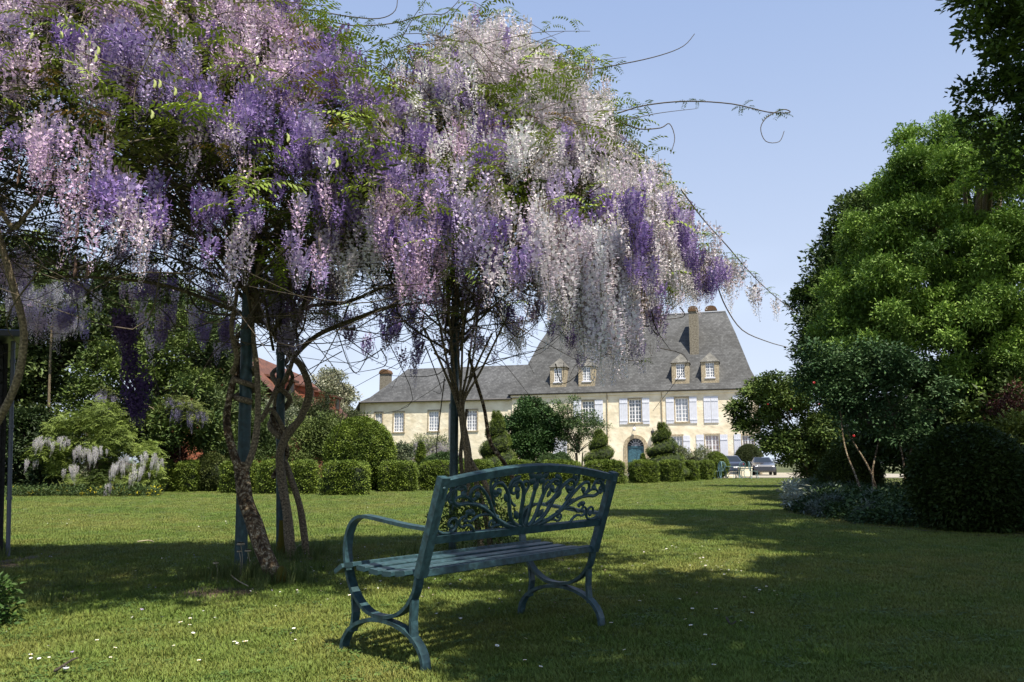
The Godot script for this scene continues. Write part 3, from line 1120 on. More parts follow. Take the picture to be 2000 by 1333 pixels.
	br.tube(smooth([Vector3(13.12, 3.75, 0.0), Vector3(13.12, 4.2, 0.1), Vector3(13.12, 4.25, 0.3), Vector3(13.12, 4.12, 0.3)], 4), PackedFloat32Array([0.02]), 5)
	put("bracket", br, M.iron, wo)


func dormer(h: Node, x: float) -> void:
	var w := 0.76
	var z := -0.22
	var s := Shape.new()
	var y0 := 7.98
	var y1 := 10.12
	# front with its opening, then two cheeks running back into the roof
	wall_with_holes(s, Vector2(x - w, y0), Vector2(x + w, y1), [Rect2(x - 0.37, 8.7, 0.74, 1.32)], z, 0.22)
	s.quad(Vector3(x + w, y0, z), Vector3(x + w, y0, -2.6), Vector3(x + w, y1, -2.6), Vector3(x + w, y1, z))
	s.quad(Vector3(x - w, y0, -2.6), Vector3(x - w, y0, z), Vector3(x - w, y1, z), Vector3(x - w, y1, -2.6))
	var d := put("dormer", s, M.stone, h)
	glazing(d, Vector3(x, 8.7, z - 0.1), Vector2(0.74, 1.32), 4, 5, M.dark_inside)
	var sill := Shape.new()
	sill.span(Vector3(x - 0.45, 8.6, z - 0.1), Vector3(x + 0.45, 8.7, z + 0.06))
	put("window_sill", sill, M.shutter, d)
	var f := Shape.new()
	f.span(Vector3(x - w - 0.05, y0 - 0.16, z), Vector3(x + w + 0.05, y0, z + 0.1))
	put("flashing", f, M.zinc, d)
	var r := Shape.new()
	var o := 0.09
	var a := Vector3(x - w - o, y1, z + o)
	var b := Vector3(x + w + o, y1, z + o)
	var c := Vector3(x, 11.02, -1.0)
	var back := Vector3(x, 11.02, -3.2)
	var ab := Vector3(x - w - o, y1, -3.0)
	var bb := Vector3(x + w + o, y1, -3.0)
	r.quad_uv([a, b, c, c], [Vector2(0, 0), Vector2(0.3, 0), Vector2(0.15, -0.22), Vector2(0.15, -0.22)])
	r.quad_uv([b, bb, back, c], [Vector2(0, 0), Vector2(0.5, 0), Vector2(0.5, -0.22), Vector2(0.1, -0.22)])
	r.quad_uv([ab, a, c, back], [Vector2(0, 0), Vector2(0.5, 0), Vector2(0.4, -0.22), Vector2(0.0, -0.22)])
	r.quad(Vector3(a.x, y1 - 0.06, a.z), Vector3(ab.x, y1 - 0.06, ab.z), Vector3(bb.x, y1 - 0.06, bb.z), Vector3(b.x, y1 - 0.06, b.z))
	for e in [[a, b], [b, bb], [ab, a]]:
		var p: Vector3 = e[0]
		var q: Vector3 = e[1]
		r.quad(p - Vector3(0, 0.06, 0), q - Vector3(0, 0.06, 0), q, p)
	put("dormer_roof", r, M.pale_slate, d)


func wing() -> void:
	var h := thing("house_wing", "lower cream wing with grey hipped roof left of the manor", "house", Vector3(0, -0.33, -75), deg_to_rad(-17))
	var holes := [Rect2(-14.26, 4.3, 0.76, 1.84), Rect2(-12.24, 4.24, 1.08, 1.92), Rect2(-8.52, 4.3, 1.06, 1.92), Rect2(-4.6, 4.3, 1.06, 1.92), Rect2(-15.98, 4.3, 0.44, 1.2), Rect2(-11.9, 2.76, 0.92, 0.26)]
	var z := -0.15
	var s := Shape.new()
	wall_with_holes(s, Vector2(-15.4, 0), Vector2(0, 7.2), holes, z, 0.3)
	wall_with_holes(s, Vector2(-16.6, 0), Vector2(-15.4, 5.6), [holes[4]], z, 0.3)
	s.tri(Vector3(-16.6, 5.6, z), Vector3(-15.4, 5.6, z), Vector3(-15.4, 7.2, z))
	s.quad(Vector3(-16.6, 0, -9), Vector3(-16.6, 0, z), Vector3(-16.6, 5.6, z), Vector3(-16.6, 5.6, -9))
	put("wall", s, M.plaster, h)
	for i in 4:
		window(h, holes[i], z, 4, 6, M.curtain if i else M.curtain)
	window(h, holes[4], z, 2, 3, M.dark_inside, false)
	var v := Shape.new()
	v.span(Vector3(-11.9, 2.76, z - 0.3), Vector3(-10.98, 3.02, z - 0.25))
	put("vent", v, M.dark_inside, h)
	var rings := []
	for p in [[0, 0, 7.25], [0.9, 0.55, 7.75], [2.0, 1.8, 8.95], [3.2, 4.4, 10.95]]:
		rings.append([-15.9 + p[0], 2.0, z + 0.32 - p[1], z - 9.1 + p[1], p[2]])
	var r := Shape.new()
	roof_rings(r, rings)
	# the roof sweeps down lower over the end
	r.quad_uv([Vector3(-16.95, 5.5, z - 9.0), Vector3(-16.95, 5.5, z + 0.32), Vector3(-15.9, 7.25, z + 0.32), Vector3(-15.9, 7.25, z - 9.1)], [Vector2(0, 0), Vector2(1.5, 0), Vector2(1.5, -0.35), Vector2(0, -0.35)])
	r.quad(Vector3(-16.95, 5.4, z - 9.0), Vector3(-15.9, 7.15, z - 9.1), Vector3(-15.9, 7.15, z + 0.32), Vector3(-16.95, 5.4, z + 0.32))
	r.quad(Vector3(-16.95, 5.4, z + 0.32), Vector3(-15.9, 7.15, z + 0.32), Vector3(-15.9, 7.25, z + 0.32), Vector3(-16.95, 5.5, z + 0.32))
	put("roof", r, M.slate, h)
	var g := Shape.new()
	g.tube(PackedVector3Array([Vector3(-15.95, 7.2, z + 0.28), Vector3(-0.1, 7.2, z + 0.28)]), PackedFloat32Array([0.09]), 8)
	put("gutter", g, M.gutter, h)
	var d := Shape.new()
	d.tube(PackedVector3Array([Vector3(-6.3, 6.9, z + 0.08), Vector3(-6.3, 0.2, z + 0.08)]), PackedFloat32Array([0.05]), 6)
	put("drainpipe", d, M.grey_metal, h)
	chimney(h, -16.1, -15.15, -5.6, -4.6, 6.5, 10.6)


func barn() -> void:
	var h := thing("brick_barn", "long barn with red tiled roof and small brick dormers", "barn", Vector3(-15.9, -0.3, -44), 0)
	var s := Shape.new()
	var len := 20.0
	s.span(Vector3(-2.8, 0, -len + 1.5), Vector3(2.8, 4.5, 0))
	put("wall", s, M.brick, h)
	var r := Shape.new()
	var e := 4.55
	var rg := 7.75
	var a := [Vector3(3.3, e, 0.4), Vector3(3.3, e, -len), Vector3(0, rg, -len + 3.0), Vector3(0, rg, 0.4)]
	var ln := sqrt(3.3 * 3.3 + 3.2 * 3.2) / 6.0
	r.quad_uv(a, [Vector2(0, 0), Vector2(len / 6, 0), Vector2((len - 3) / 6, -ln), Vector2(0, -ln)])
	r.quad_uv([Vector3(-3.3, e, -len), Vector3(-3.3, e, 0.4), Vector3(0, rg, 0.4), Vector3(0, rg, -len + 3.0)], [Vector2(0, 0), Vector2(len / 6, 0), Vector2(len / 6, -ln), Vector2(0.5, -ln)])
	r.quad_uv([Vector3(3.3, e, -len), Vector3(-3.3, e, -len), Vector3(0, rg, -len + 3.0), Vector3(0, rg, -len + 3.0)], [Vector2(0, 0), Vector2(1.1, 0), Vector2(0.55, -ln), Vector2(0.55, -ln)])
	r.quad(Vector3(3.3, e - 0.1, 0.4), Vector3(3.3, e - 0.1, -len), Vector3(3.3, e, -len), Vector3(3.3, e, 0.4))
	put("roof", r, M.clay_tile, h)
	var gable := Shape.new()
	gable.tri(Vector3(-2.8, 4.5, 0), Vector3(2.8, 4.5, 0), Vector3(0, 7.3, 0))
	put("gable", gable, M.brick, h)
	for z in [-3.2, -8.0, -12.6, -16.0]:
		var d := Shape.new()
		d.span(Vector3(0.9, 5.0, z - 0.9), Vector3(2.75, 6.1, z + 0.9))
		var o := put("dormer", d, M.brick, h)
		var rr := Shape.new()
		rr.box(Vector3(1.7, 6.25, z), Vector3(2.5, 0.12, 2.2), Basis(Vector3(0, 0, 1), -0.16))
		put("dormer_roof", rr, M.clay_tile, o)
		var hatch := Shape.new()
		hatch.span(Vector3(2.75, 5.2, z - 0.5), Vector3(2.79, 5.95, z + 0.5))
		put("hatch", hatch, M.iron, o)


func distance_things() -> void:
	var g := thing("outbuilding", "low far outbuilding with grey roof between barn and wing", "building", Vector3(-22.5, -0.3, -92), -0.2)
	var s := Shape.new()
	s.span(Vector3(-6, 0, -4), Vector3(4.5, 4.6, 0))
	put("wall", s, M.plaster, g)
	var r := Shape.new()
	r.quad_uv([Vector3(-6.4, 4.4, 0.4), Vector3(5, 4.4, 0.4), Vector3(4, 7.2, -3), Vector3(-5, 7.2, -3)], [Vector2(0, 0), Vector2(1.8, 0), Vector2(1.7, -0.7), Vector2(0.2, -0.7)])
	r.tri(Vector3(5, 4.4, 0.4), Vector3(5, 4.4, -6), Vector3(4, 7.2, -3))
	put("roof", r, M.slate, g)
	var p := thing("utility_pole", "thin dark wooden pole standing behind the barn", "pole", at(674, 930, 82), 0)
	p.position.y = -0.3
	var ps := Shape.new()
	ps.tube(PackedVector3Array([Vector3(0, -0.2, 0), Vector3(0, 9.2, 0)]), PackedFloat32Array([0.16, 0.11]), 8)
	put("pole", ps, M.dark_bark, p)
	var arm := Shape.new()
	arm.span(Vector3(-0.5, 8.6, -0.06), Vector3(0.5, 8.72, 0.06))
	put("cross_arm", arm, M.dark_bark, p)
	# a white flowering tree behind the barn
	var big := []
	for q in [[645, 740, 0.9], [660, 762, 1.4], [640, 775, 1.6], [668, 785, 1.1], [630, 760, 1.2], [652, 800, 1.8]]:
		big.append([at(q[0], q[1], 76), Vector3.ONE * q[2] * 1.05])
	tree("flowering_tree", "pale white flowering tree rising behind the red barn", "tree", at(648, 927, 76), at(648, 840, 76), 0.22, clumps(big, 8, 0.45), 1500, M.spray, M.leaf, Color(0.10, 0.13, 0.05), Color(0.62, 0.60, 0.48), Vector2(1.2, 2.0), M.dark_bark)
	# woods far behind, left and right of the house
	for q in [[-46, -100, 8.0, 0.0], [44, -110, 6.0, 0.2]]:
		var c := Vector3(q[0], q[2] * 0.75, q[1])
		var b := [[c, Vector3(q[2] * 0.8, q[2] * 0.6, q[2] * 0.7)], [c + Vector3(-2.5, -1.5, 1), Vector3.ONE * q[2] * 0.45], [c + Vector3(3, -1, 0.5), Vector3.ONE * q[2] * 0.45]]
		tree("far_tree", ["far rounded green tree beyond the left end of the barn", "far rounded green tree at the horizon right of the manor"][int(q[0] > 0)], "tree", Vector3(q[0], -0.3, q[1]), c, 0.35, clumps(b, 9, 0.4), 1300, M.spray, M.leaf, Color(0.03, 0.05, 0.02), Color(0.085, 0.12, 0.04), Vector2(2.2, 3.6), M.dark_bark, "far trees on the horizon")


# ---------------------------------------------------------------- hedges and topiary
func block(x0: float, x1: float, d: float, height: float, label: String, turn := 0.0, deep := 0.42) -> void:
	var a := at(x0, 905, d)
	var b := at(x1, 905, d)
	var foot := Vector3((a.x + b.x) / 2, 0, -d - deep)
	clipped("hedge_block", label, "hedge", foot, box_bush(Vector3((b.x - a.x) / 2 - 0.10, height / 2, deep), turn), int(1500 * (b.x - a.x)), 34, 14, Color(0.045, 0.075, 0.013), Color(0.20, 0.265, 0.04), Vector2(0.7, 1.1), "clipped box hedge blocks along the lawn")


func bush_ball(px: float, d: float, r: float, height: float, called: String, label: String, dark: Color, light: Color, density := 700.0) -> void:
	var p := at(px, 905, d)
	clipped(called, label, "shrub", Vector3(p.x, 0, -d), round_bush(Vector3(r, height, r)), int(density * r * height * 2.6), 26, 16, dark, light, Vector2(0.75, 1.25))


func hedges() -> void:
	block(300, 334, 25.2, 0.90, "small clipped hedge block at the left end beside white wisteria mound")
	block(337, 386, 25.2, 0.90, "second clipped hedge block from the left end of the hedge")
	block(424, 500, 24.3, 0.88, "clipped hedge block behind the thick mottled wisteria trunk")
	block(497, 560, 23.6, 0.90, "clipped hedge block behind the rear teal post")
	block(562, 616, 23.5, 0.90, "clipped hedge block just right of the rear teal post")
	block(621, 719, 22.7, 0.88, "wide clipped hedge block in front of the big dome bush")
	block(736, 814, 25.6, 0.88, "clipped hedge block right of the big dome bush")
	block(816, 890, 26.6, 0.90, "clipped hedge block directly left of the third teal post")
	block(893, 965, 28.2, 0.92, "clipped hedge block behind the many stemmed wisteria")
	block(968, 1050, 30.0, 0.92, "clipped hedge block seen through the bench back scrolls")
	block(1053, 1138, 32.0, 0.93, "clipped hedge block above the right half of bench back")
	block(1141, 1226, 34.4, 0.95, "clipped hedge block just right of the bench top", 0.3)
	block(1229, 1289, 36.2, 0.95, "clipped hedge block below the blue door", 0.3)
	block(1291, 1336, 38.2, 0.97, "clipped hedge block in front of the spiral by the door", 0.4)
	block(1338, 1365, 40.8, 0.95, "narrow second last hedge block towards the right end", 0.5)
	block(1367, 1396, 43.0, 0.97, "last hedge block at the right end near garden chairs", 0.5)
	var d0 := Color(0.045, 0.078, 0.014)
	var l0 := Color(0.20, 0.265, 0.04)
	bush_ball(702, 27.0, 1.14, 2.3, "dome_bush", "big clipped dome bush standing behind the hedge left of centre", d0, l0)
	bush_ball(412, 26.0, 0.55, 1.1, "round_bush", "small round bush poking above hedge near its left end", Color(0.04, 0.06, 0.015), Color(0.11, 0.13, 0.035))
	bush_ball(868, 33.0, 0.95, 1.2, "low_dome_bush", "low smooth dome bush behind hedge left of third post", Color(0.04, 0.075, 0.025), Color(0.075, 0.12, 0.04))
	bush_ball(1072, 40.0, 0.65, 1.25, "low_dome_bush", "small low dome bush under the broad leafy bush", Color(0.04, 0.075, 0.025), Color(0.075, 0.12, 0.04))
	bush_ball(1096, 42.0, 0.6, 1.35, "low_dome_bush", "low dome bush beside the wall shutters and airy shrub", Color(0.04, 0.075, 0.025), Color(0.075, 0.12, 0.04))
	bush_ball(1398, 52.0, 0.8, 1.5, "ball_bush", "clipped ball bush behind the left garden chair", d0, l0)
	bush_ball(1464, 68.0, 1.15, 2.35, "ball_bush", "darker ball bush between the two parked cars", Color(0.03, 0.045, 0.015), Color(0.08, 0.10, 0.035))
	for q in [[970, 33.0, 3.0, 1.15, 3.9, "spiral clipped topiary left of the broad leafy bush"], [1172, 41.0, 2.55, 1.3, 3.6, "spiral clipped topiary left of the blue door"], [1296, 40.5, 2.9, 1.45, 4.2, "tall spiral clipped topiary right of the blue door"]]:
		var p := at(q[0], 905, q[1])
		clipped("spiral_topiary", q[5], "topiary", Vector3(p.x, 0, -q[1]), spiral_bush(q[2], q[3], q[4]), 3000, 30, 72, d0, Color(0.16, 0.21, 0.036), Vector2(0.45, 0.75), "spiral topiaries before the house")
	for q in [[822, 34.0, 1.75, 0.36, "small pointed cone bush before the pale wisteria by wing"], [1256, 44.0, 1.35, 0.3, "small dark cone bush beside the foot of blue door"]]:
		var p := at(q[0], 905, q[1])
		clipped("cone_bush", q[4], "topiary", Vector3(p.x, 0, -q[1]), spiral_bush(q[2], q[3], 0.01), 900, 16, 16, d0, l0, Vector2(0.7, 1.1))

	# loose shrubs between the hedge and the house
	var b := []
	for q in [[1030, 830, 45, 1.3], [1065, 840, 45, 1.35], [1010, 860, 44, 1.1], [1085, 860, 44.5, 1.0], [1040, 870, 44, 1.2], [1045, 812, 45.5, 0.9], [1000, 830, 45, 0.8]]:
		b.append([at(q[0], q[1], q[2]), Vector3.ONE * q[3]])
	tree("broad_bush", "broad rich green leafy bush covering the manor's left windows", "shrub", at(1045, 905, 45) * Vector3(1, 0, 1), at(1045, 880, 45), 0.14, clumps(b, 8, 0.42), 3600, M.spray, M.leaf, Color(0.022, 0.055, 0.018), Color(0.065, 0.125, 0.035), Vector2(0.8, 1.3), M.dark_bark, "", 3)
	b = []
	for q in [[1105, 795, 44, 0.6], [1125, 815, 44, 0.7], [1150, 835, 44, 0.8], [1120, 850, 44, 0.75], [1165, 850, 44, 0.5], [1140, 870, 44, 0.7], [1108, 872, 44, 0.5], [1095, 820, 44, 0.5]]:
		b.append([at(q[0], q[1], q[2]), Vector3.ONE * q[3]])
	tree("airy_shrub", "tall airy pale green shrub right of the broad leafy bush", "shrub", at(1130, 905, 44) * Vector3(1, 0, 1), at(1130, 885, 44), 0.05, clumps(b, 7, 0.4, 0.95), 620, M.fine_spray, M.leaf, Color(0.05, 0.09, 0.03), Color(0.12, 0.18, 0.06), Vector2(0.8, 1.4), M.dark_bark, "", 5)
	# pale wisteria grown into a mound against the wing
	b = []
	for q in [[805, 890, 52, 0.7], [830, 878, 52, 0.85], [858, 880, 52, 0.8], [880, 890, 52, 0.6], [845, 895, 51.5, 0.8]]:
		b.append([at(q[0], q[1], q[2]), Vector3.ONE * q[3]])
	var pale := tree("pale_wisteria", "faded whitish wisteria mound against the foot of the wing", "wisteria", at(845, 905, 52) * Vector3(1, 0, 1), at(845, 890, 52), 0.08, b, 420, M.fine_spray, M.leaf, Color(0.12, 0.15, 0.06), Color(0.25, 0.28, 0.14), Vector2(0.9, 1.4), M.bark)
	hang_over(pale, b, 420, Color(0.50, 0.47, 0.48), Color(0.62, 0.60, 0.58), Vector2(1.0, 1.5))
	# shrubs behind the left hedge
	for q in [
			["white_flowering_shrub", "shrub dotted with white flowers between the two teal posts", [[525, 820, 33, 0.9], [545, 840, 33, 0.9], [515, 850, 33, 0.8], [535, 800, 34, 0.6]], Color(0.06, 0.09, 0.03), Color(0.34, 0.36, 0.26), 900],
			["bright_shrub", "rounded yellow green shrub between rear post and dome bush", [[590, 870, 31, 0.9], [615, 855, 31, 0.9], [570, 885, 30, 0.8], [630, 880, 31, 0.7]], Color(0.05, 0.075, 0.02), Color(0.14, 0.18, 0.05), 1100],
			["olive_shrub", "dull olive shrub growing below the barn roof", [[640, 820, 40, 1.2], [600, 825, 40, 1.2], [675, 838, 41, 1.0], [570, 820, 40, 1.1], [655, 850, 40, 1.2]], Color(0.035, 0.05, 0.018), Color(0.075, 0.09, 0.032), 1500],
			["green_shrub", "mid green shrub behind the thick mottled wisteria trunk", [[470, 850, 29, 0.9], [440, 870, 28.5, 0.8], [495, 875, 29, 0.8], [460, 890, 28, 0.7]], Color(0.035, 0.06, 0.016), Color(0.10, 0.14, 0.04), 1100],
			["flowering_bush", "small bush with cream flowers right of the dome bush", [[768, 885, 34, 0.55], [782, 895, 34, 0.5]], Color(0.04, 0.07, 0.03), Color(0.2, 0.22, 0.14), 320],
			["pale_shrub", "pale wispy shrub below the shuttered lower windows", [[1330, 890, 50, 0.5], [1350, 893, 50, 0.6], [1372, 892, 50, 0.5]], Color(0.08, 0.10, 0.04), Color(0.30, 0.32, 0.18), 300]]:
		b = []
		for e in q[2]:
			b.append([at(e[0], e[1], e[2]), Vector3.ONE * e[3]])
		var c: Vector3 = b[0][0]
		tree(q[0], q[1], "shrub", c * Vector3(1, 0, 1), c - Vector3(0, 0.4, 0), 0.06, clumps(b, 7, 0.45), q[5], M.fine_spray, M.leaf, q[3], q[4], Vector2(0.8, 1.4), M.dark_bark, "", 3)


func hang_over(o: Node3D, blobs: Array, count: int, c0: Color, c1: Color, size: Vector2, called := "blossom") -> void:
	var sets := [[], []]
	var tints := [PackedColorArray(), PackedColorArray()]
	for i in count:
		var b: Array = blobs[rng.randi() % blobs.size()]
		var d := direction()
		d.y = absf(d.y) * 0.9 - 0.1
		if d.z < -0.3:
			d.z = -d.z
		var p: Vector3 = b[0] + d * b[1] * 1.02
		var k := i % 2
		sets[k].append(Transform3D(tilted(0.12).scaled(Vector3.ONE * ran(size.x, size.y)), p - o.position))
		var q := c0.lerp(c1, rng.randf()) * ran(0.85, 1.1)
		tints[k].append(q)
	for k in 2:
		stuff(called, o, M.racemes[k + 1], M.flower, sets[k], tints[k])


# ---------------------------------------------------------------- by the house
func forecourt() -> void:
	var g := Shape.new()
	g.quad(Vector3(8, -0.04, -53), Vector3(34, -0.04, -53), Vector3(34, -0.04, -80), Vector3(8, -0.04, -80))
	tag(put("gravel_forecourt", g, M.gravel), "pale gravel forecourt where the cars stand", "forecourt", "", "structure")
	car("parked_car", "dark blue tall car parked behind the garden chairs", at(1412, 905, 66), 0.25, Color(0.035, 0.045, 0.075), 1.6)
	car("parked_car", "low grey car parked at the right beside dark bushes", at(1488, 905, 64), 2.95, Color(0.03, 0.033, 0.045), 1.42)
	var t := thing("stone_trough", "cream stone block standing among garden chairs", "trough", at(1455, 905, 52) * Vector3(1, 0, 1))
	var s := Shape.new()
	s.bar(Vector3(0, 0.3, 0), Vector3(0.78, 0.58, 0.5), 0.04)
	put("block", s, M.plaster, t)
	var rim := Shape.new()
	rim.bar(Vector3(0, 0.61, 0), Vector3(0.84, 0.06, 0.56), 0.02)
	put("rim", rim, M.plaster, t)
	var t2 := thing("stone_block", "small low cream stone left of the trough", "block", at(1426, 905, 49.5) * Vector3(1, 0, 1) - Vector3(0, 0.04, 0))
	var s2 := Shape.new()
	s2.bar(Vector3(0, 0.12, 0), Vector3(0.5, 0.2, 0.3), 0.03)
	put("block", s2, M.plaster, t2)
	var first := garden_chair()
	var spots := [[1398, 46.2, 1.75, "iron garden chair at the left end, seen from its side"], [1412, 47.0, 3.1, "iron garden chair facing away beside the last hedge block"], [1472, 46.6, -1.6, "iron garden chair at the right end before the grey car"], [1446, 48.2, 0.2, "iron garden chair behind the small iron table"]]
	for i in spots.size():
		var q: Array = spots[i]
		var o: Node3D = first
		if i:
			o = first.duplicate()
			o.name = numbered("garden_chair")
			add_child(o)
		var p := at(q[0], 905, q[1])
		o.position = Vector3(p.x, 0, p.z)
		o.rotation.y = q[2]
		tag(o, q[3], "chair", "iron garden chairs on the far lawn")
	var ta := thing("garden_table", "small round iron table amid the garden chairs", "table", at(1434, 905, 46.8) * Vector3(1, 0, 1))
	var top := Shape.new()
	top.lathe_fn(Vector3(0, 0.7, 0), 18, 3, func(a: float, k: float) -> Vector3: return Vector3(cos(a), 0, sin(a)) * [0.01, 0.55, 0.55, 0.01][int(round(k * 3))] + Vector3(0, [0.03, 0.03, 0.0, 0.0][int(round(k * 3))], 0))
	put("tabletop", top, M.chair, ta)
	for i in 4:
		var l := Shape.new()
		var d := Vector3(cos(i * PI / 2 + 0.4), 0, sin(i * PI / 2 + 0.4))
		l.tube(smooth([d * 0.42, d * 0.3 + Vector3(0, 0.3, 0), d * 0.38 + Vector3(0, 0.7, 0)], 4), PackedFloat32Array([0.019]), 5)
		put("leg", l, M.chair, ta)


func garden_chair() -> Node3D:
	var o := thing("garden_chair", "", "chair")
	var s := Shape.new()
	s.lathe_fn(Vector3(0, 0.44, 0), 16, 3, func(a: float, k: float) -> Vector3: return Vector3(cos(a), 0, sin(a)) * [0.01, 0.22, 0.22, 0.01][int(round(k * 3))] + Vector3(0, [0.025, 0.025, 0.0, 0.0][int(round(k * 3))], 0))
	put("seat", s, M.chair, o)
	for q in [[-0.16, 0.17], [0.16, 0.17], [-0.16, -0.17], [0.16, -0.17]]:
		var l := Shape.new()
		l.tube(smooth([Vector3(q[0] * 1.35, 0, q[1] * 1.35), Vector3(q[0] * 0.9, 0.22, q[1] * 0.9), Vector3(q[0], 0.44, q[1])], 4), PackedFloat32Array([0.019]), 5)
		put("leg", l, M.chair, o)
	var b := Shape.new()
	var loop := [Vector3(-0.1, 0.45, 0.2), Vector3(-0.22, 0.7, 0.25), Vector3(-0.14, 0.92, 0.29), Vector3(0, 0.97, 0.3), Vector3(0.14, 0.92, 0.29), Vector3(0.22, 0.7, 0.25), Vector3(0.1, 0.45, 0.2)]
	b.tube(smooth(loop, 5), PackedFloat32Array([0.021]), 5)
	put("backrest", b, M.chair, o)
	for x in [-0.07, 0.0, 0.07]:
		var sc := Shape.new()
		sc.tube(smooth([Vector3(x * 0.5, 0.46, 0.2), Vector3(x * 2.0, 0.7, 0.25), Vector3(x * 0.7, 0.94, 0.29)], 5), PackedFloat32Array([0.013]), 4)
		put("scroll", sc, M.chair, o)
	return o


func car(called: String, label: String, where: Vector3, turn: float, color: Color, height: float) -> void:
	var o := thing(called, label, "car", Vector3(where.x, -0.03, where.z), turn, "cars parked by the house")
	var paint := plain(color.linear_to_srgb(), 0.3)
	paint.clearcoat_enabled = true
	paint.clearcoat = 1.0
	paint.clearcoat_roughness = 0.08
	# cross sections from nose to tail: z, half width, bottom, shoulder, roof, half width of the roof
	var k := height
	var secs := [[-2.1, 0.62, 0.35, 0.62, 0.66, 0.5], [-2.0, 0.8, 0.25, 0.72, 0.78, 0.62], [-1.1, 0.88, 0.22, 0.86, 0.93, 0.72], [-0.85, 0.88, 0.22, 0.9, 0.98, 0.74], [-0.15, 0.89, 0.22, 0.92, k - 0.05, 0.58], [0.5, 0.89, 0.22, 0.94, k, 0.6], [1.4, 0.88, 0.24, 0.95, k - 0.1, 0.58], [1.95, 0.84, 0.28, 0.92, 1.0, 0.66], [2.08, 0.74, 0.36, 0.85, 0.9, 0.6]]
	var s := Shape.new()
	var g := Shape.new()
	var prev := []
	for i in secs.size():
		var q: Array = secs[i]
		var ring := [Vector3(-q[1] * 0.92, q[2], q[0]), Vector3(-q[1], (q[2] + q[3]) / 2, q[0]), Vector3(-q[1] * 0.96, q[3], q[0]), Vector3(-q[5], q[4], q[0]), Vector3(q[5], q[4], q[0]), Vector3(q[1] * 0.96, q[3], q[0]), Vector3(q[1], (q[2] + q[3]) / 2, q[0]), Vector3(q[1] * 0.92, q[2], q[0])]
		if prev:
			for e in 8:
				var f: int = (e + 1) % 8
				s.quad(prev[f], prev[e], ring[e], ring[f])
				var glass := (e == 2 or e == 4) and i >= 5 and i <= 6 or e == 3 and (i == 4 or i == 7)
				if glass:
					var m: Vector3 = (prev[e] + prev[f] + ring[e] + ring[f]) / 4
					var n: Vector3 = (prev[e] - prev[f]).cross(ring[e] - prev[f]).normalized() * 0.006
					var c := [prev[f], prev[e], ring[e], ring[f]].map(func(v: Vector3) -> Vector3: return m + (v - m) * 0.86 + n * (1.0 if n.dot(m - Vector3(0, 0.6, 0)) > 0 else -1.0))
					g.quad(c[0], c[1], c[2], c[3])
		elif true:
			for e in range(1, 7):
				s.tri(ring[0], ring[e + 1], ring[e])
		prev = ring
	for e in range(1, 7):
		s.tri(prev[0], prev[e], prev[e + 1])
	put("body", s, paint, o)
	put("window", g, M.car_glass, o)
	for x in [-0.8, 0.8]:
		for z in [-1.35, 1.3]:
			var wv := Shape.new()
			wv.lathe_fn(Vector3(x, 0.32, z), 16, 3, func(a: float, t: float) -> Vector3: return Vector3([0.1, 0.1, -0.1, -0.1][int(round(t * 3))] * signf(x), cos(a) * [0.02, 0.32, 0.32, 0.02][int(round(t * 3))], sin(a) * [0.02, 0.32, 0.32, 0.02][int(round(t * 3))]))
			var w := put("wheel", wv, M.rubber, o)
			var rv := Shape.new()
			rv.lathe_fn(Vector3(x + 0.105 * signf(x), 0.32, z), 12, 2, func(a: float, t: float) -> Vector3: return Vector3(0.01 * signf(x) * (1 - t), cos(a) * 0.2 * (t + 0.01), sin(a) * 0.2 * (t + 0.01)))
			put("rim", rv, M.chrome, w)
	for x in [-0.58, 0.58]:
		var hl := Shape.new()
		hl.ball(Vector3(x, 0.66, -1.99), Vector3(0.17, 0.08, 0.1), 10, 6)
		put("headlight", hl, M.lamp_glass, o)
		var tl := Shape.new()
		tl.ball(Vector3(x * 1.15, 0.82, 2.0), Vector3(0.13, 0.11, 0.09), 10, 6)
		put("tail_light", tl, M.tail, o)
	var pl := Shape.new()
	pl.box(Vector3(0, 0.6, 2.08), Vector3(0.5, 0.11, 0.03))
	put("number_plate", pl, M.white, o)
	for x in [-0.96, 0.96]:
		var mi := Shape.new()
		mi.ball(Vector3(x, 0.98, -0.55), Vector3(0.1, 0.07, 0.06), 8, 5)
		put("side_mirror", mi, paint, o)


# ---------------------------------------------------------------- left border
func blobs_at(list: Array) -> Array:
	var out := []
	for q in list:
		out.append([at(q[0], q[1], q[2]), Vector3.ONE * q[3]])
	return out


